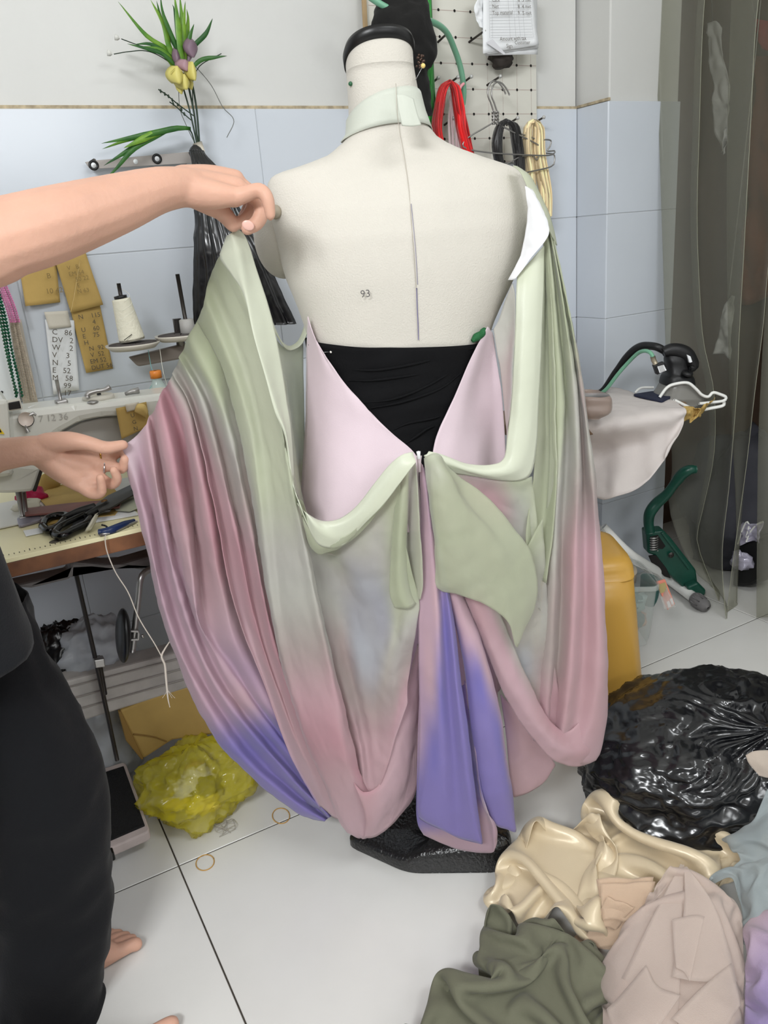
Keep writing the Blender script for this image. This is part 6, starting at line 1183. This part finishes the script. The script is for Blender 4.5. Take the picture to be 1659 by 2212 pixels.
# ================================================================ cloth heaps on the floor
def heap(name, label, cat, outline, ridges, m, base=0.05, ed=0.05, step=0.006, nz=0.012, ns=9.0, seed=0, dye=None, crease=0.0, zfloor=0.0, thick=0.001, lift=0.0):
    P = []
    for tok in outline.split():
        q = [float(v) for v in tok.split(',')]; p = onZ(q[0], q[1], (q[2] if len(q) > 2 else 10)/1000); P.append((p[0], p[1], (q[2] if len(q) > 2 else 10)/1000))
    P = np.array(P); n = len(P)
    Q = catmull(np.vstack([P, P[:1]]), n*7)[:-1]
    lo = Q[:, :2].min(0)-step; hi = Q[:, :2].max(0)+step
    gx = np.arange(lo[0], hi[0]+step, step); gy = np.arange(lo[1], hi[1]+step, step)
    X, Y = np.meshgrid(gx, gy, indexing='ij'); pts = np.stack([X.ravel(), Y.ravel()], 1)
    A = Q[:, :2]; B = np.roll(A, -1, 0)
    ins = np.zeros(len(pts), bool); dmin = np.full(len(pts), 9.0); near = pts.copy(); zb = np.zeros(len(pts)); acc = np.zeros(len(pts)); wac = np.zeros(len(pts))
    for i in range(len(A)):
        a, b = A[i], B[i]; d = b-a; L = d@d+1e-12
        c = ((a[1] > pts[:, 1]) != (b[1] > pts[:, 1])) & (pts[:, 0] < (b[0]-a[0])*(pts[:, 1]-a[1])/(b[1]-a[1]+1e-15)+a[0]); ins ^= c
        t = np.clip(((pts-a)@d)/L, 0, 1); pr = a+t[:, None]*d; ds = np.linalg.norm(pts-pr, axis=1)
        mk = ds < dmin; dmin[mk] = ds[mk]; near[mk] = pr[mk]
        w = 1/(ds+.01)**3; acc += w*Q[i, 2]; wac += w
    zb = acc/wac
    snap = (~ins) & (dmin < step*1.0); XY = pts.copy(); XY[snap] = near[snap]; dd = np.where(ins, dmin, 0)
    e = 1-np.exp(-dd/ed)
    h = zb+base*e
    # gentle warp, then ridges traced over the heap
    w1 = vnoise(np.c_[XY, np.zeros(len(XY))], ns*.8, seed); w2 = vnoise(np.c_[XY, np.zeros(len(XY))], ns*.8, seed+31)
    S = XY+np.c_[w1, w2]*0.010
    R = np.zeros(len(XY))
    for rs, w, amp in ridges:
        rp = []
        for tok in rs.split():
            q = [float(v) for v in tok.split(',')]; rp.append(onZ(q[0], q[1], (q[2] if len(q) > 2 else 60)/1000)[:2])
        rp = catmull(np.c_[np.array(rp), np.zeros(len(rp))], max(12, 8*len(rp)))[:, :2]; ds = np.full(len(XY), 9.0); tt = np.zeros(len(XY))
        for i in range(len(rp)-1):
            a, b = rp[i], rp[i+1]; d = b-a; t = np.clip(((S-a)@d)/(d@d+1e-12), 0, 1); q = np.linalg.norm(S-(a+t[:, None]*d), axis=1); mk = q < ds; ds[mk] = q[mk]; tt[mk] = (i+t[mk])/(len(rp)-1)
        prof_ = np.exp(-(ds/(w*.42))**2)*.6+np.exp(-ds/(w*.30))*.4
        R = np.maximum(R, 0)+amp*prof_*(0.55+0.45*np.sin(np.pi*np.clip(tt, .08, .92)))*(1-R/(amp+R+.02))
    h = h+R*np.minimum(1, e*1.3)
    k1 = vnoise(np.c_[S, np.zeros(len(S))], ns, seed+3); k2 = 1-2.2*np.abs(vnoise(np.c_[S, np.zeros(len(S))], ns*1.7, seed+7)); k3 = 1-2.4*np.abs(vnoise(np.c_[S, np.zeros(len(S))], ns*3.6, seed+13))
    h = h+e*(nz*k1+nz*.8*k2+nz*.3*k3)
    if crease: h = h+e*crease*(1-3*np.abs(vnoise(np.c_[S, np.zeros(len(S))], ns*2.4, seed+19)))
    h = np.maximum(h, 0.003)+lift
    ok = ins | snap; nx, ny = len(gx), len(gy); idx = -np.ones(nx*ny, int); idx[ok] = np.arange(ok.sum()); V = np.c_[XY[ok], h[ok]]
    F = []; I = idx.reshape(nx, ny)
    for i in range(nx-1):
        for j in range(ny-1):
            q = (I[i, j], I[i+1, j], I[i+1, j+1], I[i, j+1]); g = [v for v in q if v >= 0]
            if len(g) == 4: F.append(q)
            elif len(g) == 3: F.append(tuple(g))
    # fall of the edge to the floor
    cnt = {}
    for f in F:
        for a, b in zip(f, f[1:]+f[:1]): cnt[(a, b)] = 1
    V = [tuple(v) for v in V]; low = {}
    for (a, b) in list(cnt):
        if (b, a) not in cnt:
            for v in (a, b):
                if v not in low: low[v] = len(V); V.append((V[v][0], V[v][1], 0.002+lift*.5))
            F.append((b, a, low[a], low[b]))
    o = mesh(name, V, F, m)
    if dye is not None:
        at_ = o.data.color_attributes.new('dye', 'FLOAT_COLOR', 'POINT'); cc = np.ones((len(V), 4), np.float32)
        for i, v in enumerate(V): cc[i, :3] = dye(v)
        at_.data.foreach_set('color', cc.ravel())
    s = o.modifiers.new('relax', 'SMOOTH'); s.iterations = 2; s.factor = .5
    tag(o, label, cat); return o
M_satin = mat('champagne_satin', (216, 199, 168), 0.34, bump=.05, bscale=300, sheen=.2, spec=.6, var=.05, vscale=9)
M_satin.node_tree.nodes['Principled BSDF'].inputs['Metallic'].default_value = .08
def settle(G0, squeeze, dome, bend, steps, seed, gap=.010, nk=9, amp=.03, relax=30):
    """a flat cloth drawn together into its outline until it buckles into folds and lies on its heap"""
    nx, ny = G0.shape[:2]; rng = np.random.default_rng(seed); XY = G0[..., :2]; c = XY.reshape(-1, 2).mean(0)
    u = np.linspace(0, 1, nx)[:, None]; v = np.linspace(0, 1, ny)[None]
    e = np.minimum(np.minimum(u, 1-u)*2, np.minimum(v, 1-v)*2); dm = G0[..., 2]+dome*(1-(1-np.clip(e*1.6, 0, 1))**2)
    def bumps(k):
        g = rng.standard_normal((k, k)); t = np.arange(k); x = np.linspace(0, k-1, nx); y = np.linspace(0, k-1, ny)
        a = np.array([np.interp(x, t, g[:, j]) for j in range(k)]).T
        return np.array([np.interp(y, t, a[r]) for r in range(nx)])
    P = np.zeros((nx, ny, 3)); P[..., :2] = c+(XY-c)*squeeze; rest = P.reshape(-1, 3).copy()
    P[..., 2] = dm+amp*bumps(nk)+.5*amp*bumps(nk*2)+.004
    X = P.reshape(-1, 3); idx = np.arange(nx*ny).reshape(nx, ny); cons = []
    def add(a, b, w): a = a.ravel(); b = b.ravel(); cons.append((a, b, np.linalg.norm(rest[a]-rest[b], axis=1), w))
    for d, w in ((1, 1.0), (2, bend), (3, bend*.5)):
        for p in range(2):
            I = np.concatenate([np.arange(o, nx-d, 2*d) for o in range(p*d, p*d+d)]); J = np.concatenate([np.arange(o, ny-d, 2*d) for o in range(p*d, p*d+d)])
            add(idx[I], idx[I+d], w); add(idx[:, J], idx[:, J+d], w)
    for p in range(2):
        for r in range(2):
            I = np.arange(p, nx-1, 2); J = np.arange(r, ny-1, 2)
            add(idx[np.ix_(I, J)], idx[np.ix_(I+1, J+1)], .6); add(idx[np.ix_(I, J+1)], idx[np.ix_(I+1, J)], .6)
    rim = np.zeros((nx, ny), bool); rim[[0, -1]] = True; rim[:, [0, -1]] = True; rim = rim.ravel()
    goal = XY.reshape(-1, 2); ground = dm.ravel()*.8; Vel = np.zeros_like(X); dt = .02
    row = np.arange(nx*ny)//ny; colm = np.arange(nx*ny) % ny
    for s in range(steps+relax):
        a0 = squeeze*(1-min(1, s/steps))+min(1, s/steps); a1 = squeeze*(1-min(1, (s+1)/steps))+min(1, (s+1)/steps)
        Vel[:, 2] -= 9.8*dt*(.06 if s < steps else .25); Vel *= .9; old = X.copy(); X = X+Vel*dt
        X[:, :2] = c+(X[:, :2]-c)*(a1/a0); old[:, :2] = c+(old[:, :2]-c)*(a1/a0); edge = c+(goal-c)*a1
        for it in range(5 if s < steps else 8):
            for a, b, L, w in cons:
                d = X[b]-X[a]; l = np.sqrt((d*d).sum(1))+1e-9; d *= (.5*w*(l-L)/l)[:, None]; X[a] += d; X[b] -= d
            X[rim, :2] = edge[rim]*.7+X[rim, :2]*.3; X[:, 2] = np.maximum(X[:, 2], ground+.002)
        if s % 3 == 0:                                          # keep the layers apart
            kd = KDTree(len(X))
            for q, p in enumerate(X): kd.insert(p, q)
            kd.balance(); A = []; B = []
            for q, p in enumerate(X):
                for co, o, ds in kd.find_range(p, gap):
                    if o > q and (abs(row[o]-row[q]) > 2 or abs(colm[o]-colm[q]) > 2): A.append(q); B.append(o)
            if A:
                d = X[B]-X[A]; l = np.linalg.norm(d, axis=1)+1e-6; d *= (.35*(gap-l)/l)[:, None]; np.add.at(X, A, -d); np.add.at(X, B, d)
        Vel = np.clip((X-old)/dt, -.6, .6); Vel[X[:, 2] < ground+.004, :2] *= .2
    return X.reshape(nx, ny, 3)
def patch(bottom, top, left, right, nx, ny):
    """a grid spanning four sides, each 'px,py,height mm ...'"""
    def pl(sd): return [tuple(onZ(q[0], q[1], q[2]/1000)[:2])+(q[2]/1000,) for q in [[float(v) for v in t.split(',')] for t in sd.split()]]
    bt, tp = pl(bottom), pl(top); lf = [bt[0]]+pl(left)+[tp[0]]; rt = [bt[-1]]+pl(right)+[tp[-1]]
    def even(P, n): P = np.array(P); s = np.concatenate([[0], np.cumsum(np.linalg.norm(np.diff(P, axis=0), axis=1))]); u = np.linspace(0, s[-1], n); return np.stack([np.interp(u, s, P[:, k]) for k in range(3)], 1)
    b, t, l, r = even(bt, nx), even(tp, nx), even(lf, ny), even(rt, ny); u = np.linspace(0, 1, nx)[:, None, None]; v = np.linspace(0, 1, ny)[None, :, None]
    return (1-v)*b[:, None]+v*t[:, None]+(1-u)*l[None]+u*r[None]-((1-u)*(1-v)*b[0]+u*(1-v)*b[-1]+(1-u)*v*t[0]+u*v*t[-1])
def folds(name, G, label, cat, m, sub=2, thick=.0012, parent=None):
    o = gridmesh(name, G, m, parent)
    if label: tag(o, label, cat)
    return solid(o, thick, 0, sub)
SAT = patch("1074,1950,4 1092,1985,4 1130,2010,4 1180,2022,4 1225,2028,4 1272,2035,4 1290,2010,5 1330,1995,8 1400,1985,8 1470,1960,10 1540,1930,15 1600,1892,30",
    "1090,1895,20 1125,1868,30 1160,1825,40 1200,1812,40 1283,1812,45 1310,1768,60 1330,1762,65 1350,1750,65 1395,1746,65 1440,1738,70 1505,1732,75 1550,1746,75 1590,1764,75 1630,1800,60",
    "1068,1925,8 1074,1905,15", "1645,1850,40", 76, 42)
folds('satin_heap', settle(SAT, 1.85, .035, .35, 170, 8, .009, 15, .05), 'rumpled heap of champagne satin on the floor in front of the black rubbish bag', 'fabric', M_satin)
M_olive = mat('olive_cotton', (104, 104, 86), .85, bump=.12, bscale=350, sheen=.1, var=.05, vscale=8)
OLI = patch("880,2300,4 1000,2340,4 1150,2350,4 1315,2330,4", "1037,2081,20 1051,2022,25 1062,2003,30 1092,1997,35 1120,2008,35 1158,2003,30 1220,2030,30 1282,2062,25",
    "923,2216,8 950,2186,20 980,2150,30 1014,2138,30 1046,2150,25 1034,2113,20", "1310,2230,8 1303,2120,15", 52, 50)
folds('olive_cloth', settle(OLI, 1.6, .045, .6, 140, 9, .010, 9, .04), 'crumpled olive green cotton cloth at the bottom edge beside the satin', 'fabric', M_olive)
def tulle(name, col, sheer): 
    m = mat(name, col, .6, sheer=sheer, lucent=.25, bump=.4, bscale=900, ridge=(13, .5, 2), sheen=.4); return m
pt = thing('peach_tulle', 'flat folded layers of peach tulle between the satin and the blush tulle', 'fabric')
m_pt = tulle('peach_tulle', (232, 206, 180), .25)
def flat(pts, h, seed):
    A, B_, C_, D_ = [onZ(a, b, z/1000) for a, b, z in pts]; G = []
    for k in range(15):
        u = k/14; G.append([(1-v)*((1-u)*A+u*B_)+v*((1-u)*D_+u*C_)+np.array([0, 0, .003*noise.noise(Vector((u*3+seed, v*3, 0)))+.004*abs(math.sin(5*u+3*v+seed))]) for v in np.linspace(0, 1, 15)])
    solid(gridmesh('tulle_layer', np.array(G), m_pt, pt), .0008)
flat([(1232, 2036, 12), (1285, 1975, 40), (1400, 1950, 70), (1335, 2058, 14)], 0, 1)
flat([(1250, 2048, 16), (1290, 1990, 48), (1385, 1962, 74), (1330, 2050, 18)], 0, 2)
flat([(1288, 1900, 96), (1412, 1898, 100), (1400, 1965, 72), (1300, 1978, 62)], 0, 3)
flat([(1296, 1912, 100), (1416, 1906, 104), (1390, 1990, 66), (1302, 1990, 60)], 0, 4)
flat([(1312, 1940, 90), (1372, 1962, 82), (1330, 2010, 44), (1276, 2000, 46)], 0, 5)
BLU = patch("1300,2330,12 1400,2390,12 1500,2390,12 1600,2340,12", "1398,1935,112 1425,1890,130 1450,1864,137 1476,1858,140 1504,1872,137 1545,1905,122 1577,1930,102",
    "1302,2212,16 1296,2136,18 1305,2095,30 1357,2003,65", "1606,2212,20 1607,2090,35 1600,1990,65", 40, 44)
folds('blush_tulle', settle(BLU, 1.25, .05, .3, 100, 5, .008, 12, .03), 'tall mound of sheer blush pink tulle at the bottom right, nearest the camera', 'fabric', tulle('blush_tulle', (226, 208, 198), .42))
heap('tulle_lining', 'inner layers of beige tulle bunched under the sheer blush mound', 'fabric',
  "1340,2130,8 1370,2050,30 1420,1960,60 1450,1905,80 1476,1890,90 1510,1910,80 1560,1985,55 1580,2090,25 1580,2230,10 1450,2320,8 1340,2260,8", [("1476,1900,130 1450,2100,110", .05, .02)], tulle('beige_tulle', (222, 204, 184), .08), .03, .05, .008, .008, 10, 39, crease=.006)
GRY = patch("1520,1915,70 1580,1935,60 1600,1985,45 1612,2070,30 1690,2080,30 1800,2060,30", "1560,1790,130 1585,1775,150 1630,1745,175 1660,1695,195 1740,1650,195 1850,1640,180", "1535,1885,100 1600,1850,120", "1830,1800,120", 40, 34)
folds('grey_tulle', settle(GRY, 1.35, .035, .3, 90, 15, .008, 12, .03, 20), 'grey blue tulle heaped at the right edge over the rubbish bag', 'fabric', tulle('grey_blue_tulle', (180, 190, 192), .35))
pe = lin((226, 200, 186)); li = lin((176, 158, 206))
def dyep(v):
    d = (v[1]-0.52)/0.16; d = min(1, max(0, d)); return tuple(li[k]*(1-d)+pe[k]*d for k in range(3))
m_pl = mat('peach_lilac_tulle', None, .6, dye=True, sheer=.12, lucent=.25, bump=.4, bscale=900, sheen=.4)
LIL = patch("1604,2330,12 1680,2340,12 1780,2320,12", "1618,2030,70 1635,1990,85 1660,1968,95 1700,1950,95 1760,1950,90", "1606,2260,16 1608,2150,28 1611,2080,48", "1790,2150,50", 30, 36)
GL = settle(LIL, 1.35, .05, .3, 90, 25, .008, 11, .03, 20)
lt = folds('lilac_tulle', GL, 'peach tulle shading to lilac in the bottom right corner', 'fabric', m_pl)
at_ = lt.data.color_attributes.new('dye', 'FLOAT_COLOR', 'POINT'); at_.data.foreach_set('color', np.array([list(dyep(v))+[1] for v in GL.reshape(-1, 3)], np.float32).ravel())
# loose layers of the blush tulle over its mound
blush = bpy.data.objects['blush_tulle']; BV = np.array([v.co[:] for v in blush.data.vertices])
def onmound(px, py, off):
    z = .1
    for _ in range(6): p = onZ(px, py, z); w = 1/(((BV[:, :2]-p[:2])**2).sum(1)+2e-4)**2; z = .6*z+.4*((BV[:, 2]*w).sum()/w.sum()+off)
    return onZ(px, py, z)
def layer(polys, off, seed):
    G = np.array([catmull(np.array([onmound(a, b, off) for a, b in l]), 16) for l in polys]); n = (len(polys)-1)*6+1
    G = np.stack([catmull(G[:, k], n, False) for k in range(16)], 1)
    solid(gridmesh('tulle_layer', G, tulle('blush_layer', (232, 216, 206), .5), blush), .0006)
layer([[(1470, 1866), (1420, 1960), (1370, 2060), (1318, 2160)], [(1474, 1868), (1450, 1970), (1425, 2080), (1395, 2200)], [(1478, 1868), (1474, 1980), (1470, 2100), (1462, 2230)]], .006, 1)
layer([[(1478, 1872), (1478, 1960), (1462, 2040), (1452, 2110)], [(1480, 1872), (1512, 1960), (1520, 2050), (1510, 2120)], [(1484, 1872), (1540, 1950), (1572, 2040), (1592, 2120)]], .010, 2)
layer([[(1452, 1986), (1456, 2050), (1460, 2090)], [(1500, 1976), (1490, 2040), (1478, 2100)], [(1522, 1980), (1508, 2040), (1490, 2120)]], .014, 3)
layer([[(1310, 2180), (1340, 2150), (1395, 2085)], [(1330, 2230), (1370, 2200), (1420, 2130)], [(1380, 2240), (1420, 2220), (1470, 2150)]], .012, 4)
layer([[(1580, 2080), (1520, 2130), (1450, 2200)], [(1592, 2130), (1550, 2170), (1500, 2230)], [(1600, 2170), (1580, 2200), (1560, 2240)]], .012, 5)
hp = sheet('organza_scrap', ["1611,1632,1010 1618,1650,1005 1640,1676,1000", "1632,1622,1010 1650,1650,1000 1659,1680,1000", "1670,1620,1020 1690,1650,1010 1690,1680,1010"], tulle('beige_organza', (214, 200, 186), .3), None, base=0, dye=False, wr=.004, nu=6, nv=16); tag(hp, 'scrap of beige organza hanging over the right side of the black bag', 'cloth')
# --- black rubbish bag
gb = thing('rubbish_bag', 'full black plastic rubbish bag, twisted shut, standing on the floor', 'bag')
M_gb = mat('black_sack_film', (19, 20, 23), 0.22, ridge=(20, .75, 4), spec=.75)
bcn = np.array([1.205, .945, .0]); kn_ = at(1612, 1556, 1.31); 
n1, n2 = 200, 110; D = []
kd = kn_-(bcn+np.array([0, 0, .118])); kd /= np.linalg.norm(kd); ua = np.cross(kd, [0, 0, 1.0]); ua /= np.linalg.norm(ua); ub = np.cross(ua, kd)
for i in range(n2+1):
    a = math.pi*i/n2; D.append([kd*math.cos(a)+(ua*math.cos(t)+ub*math.sin(t))*math.sin(a) for t in np.linspace(0, 2*math.pi, n1, endpoint=False)])
D = np.array(D); f = D.reshape(-1, 3); ang = np.repeat(np.linspace(0, math.pi, n2+1), n1); th_ = np.tile(np.linspace(0, 2*math.pi, n1, endpoint=False), n2+1)
w_ = 2.2*vnoise(f, 2.2, 21)
pl_ = np.exp(-((ang-.25)/.5)**2)*(np.abs(np.sin(7*th_+4*w_+2*ang))-.5)*.09+np.exp(-((ang-.4)/.6)**2)*(np.abs(np.sin(17*th_+6*w_))-.5)*.035
q = 1+pl_+.09*vnoise(f, 1.6, 3)+.05*(1-2.4*np.abs(vnoise(f, 2.6, 9)))+.022*(1-2.6*np.abs(vnoise(f, 6.0, 12)))+.012*(1-2.6*np.abs(vnoise(f, 12.0, 15)))+np.exp(-(ang/.16)**2)*.12
P = bcn+np.array([0, 0, .118])+D*q.reshape(D.shape[:2])[..., None]*(np.array([.255, .20, .135])*(1+.45*np.maximum(0, -D[..., 2:])**1.5*np.array([1, 1, 0]))); P[..., 2] = np.maximum(P[..., 2], .003)
gridmesh('bag_film', P, M_gb, gb, closev=True, caps=True)
tube('twisted_top', [P[0].mean(0)-kd*.02, P[0].mean(0)+kd*.03+np.array([.03, 0, 0]), P[0].mean(0)+kd*.03+np.array([.09, .01, .015]), P[0].mean(0)+kd*.02+np.array([.15, .02, .01])], [.03, .022, .035, .05], M_gb, gb, 16, 16, flat=.6)
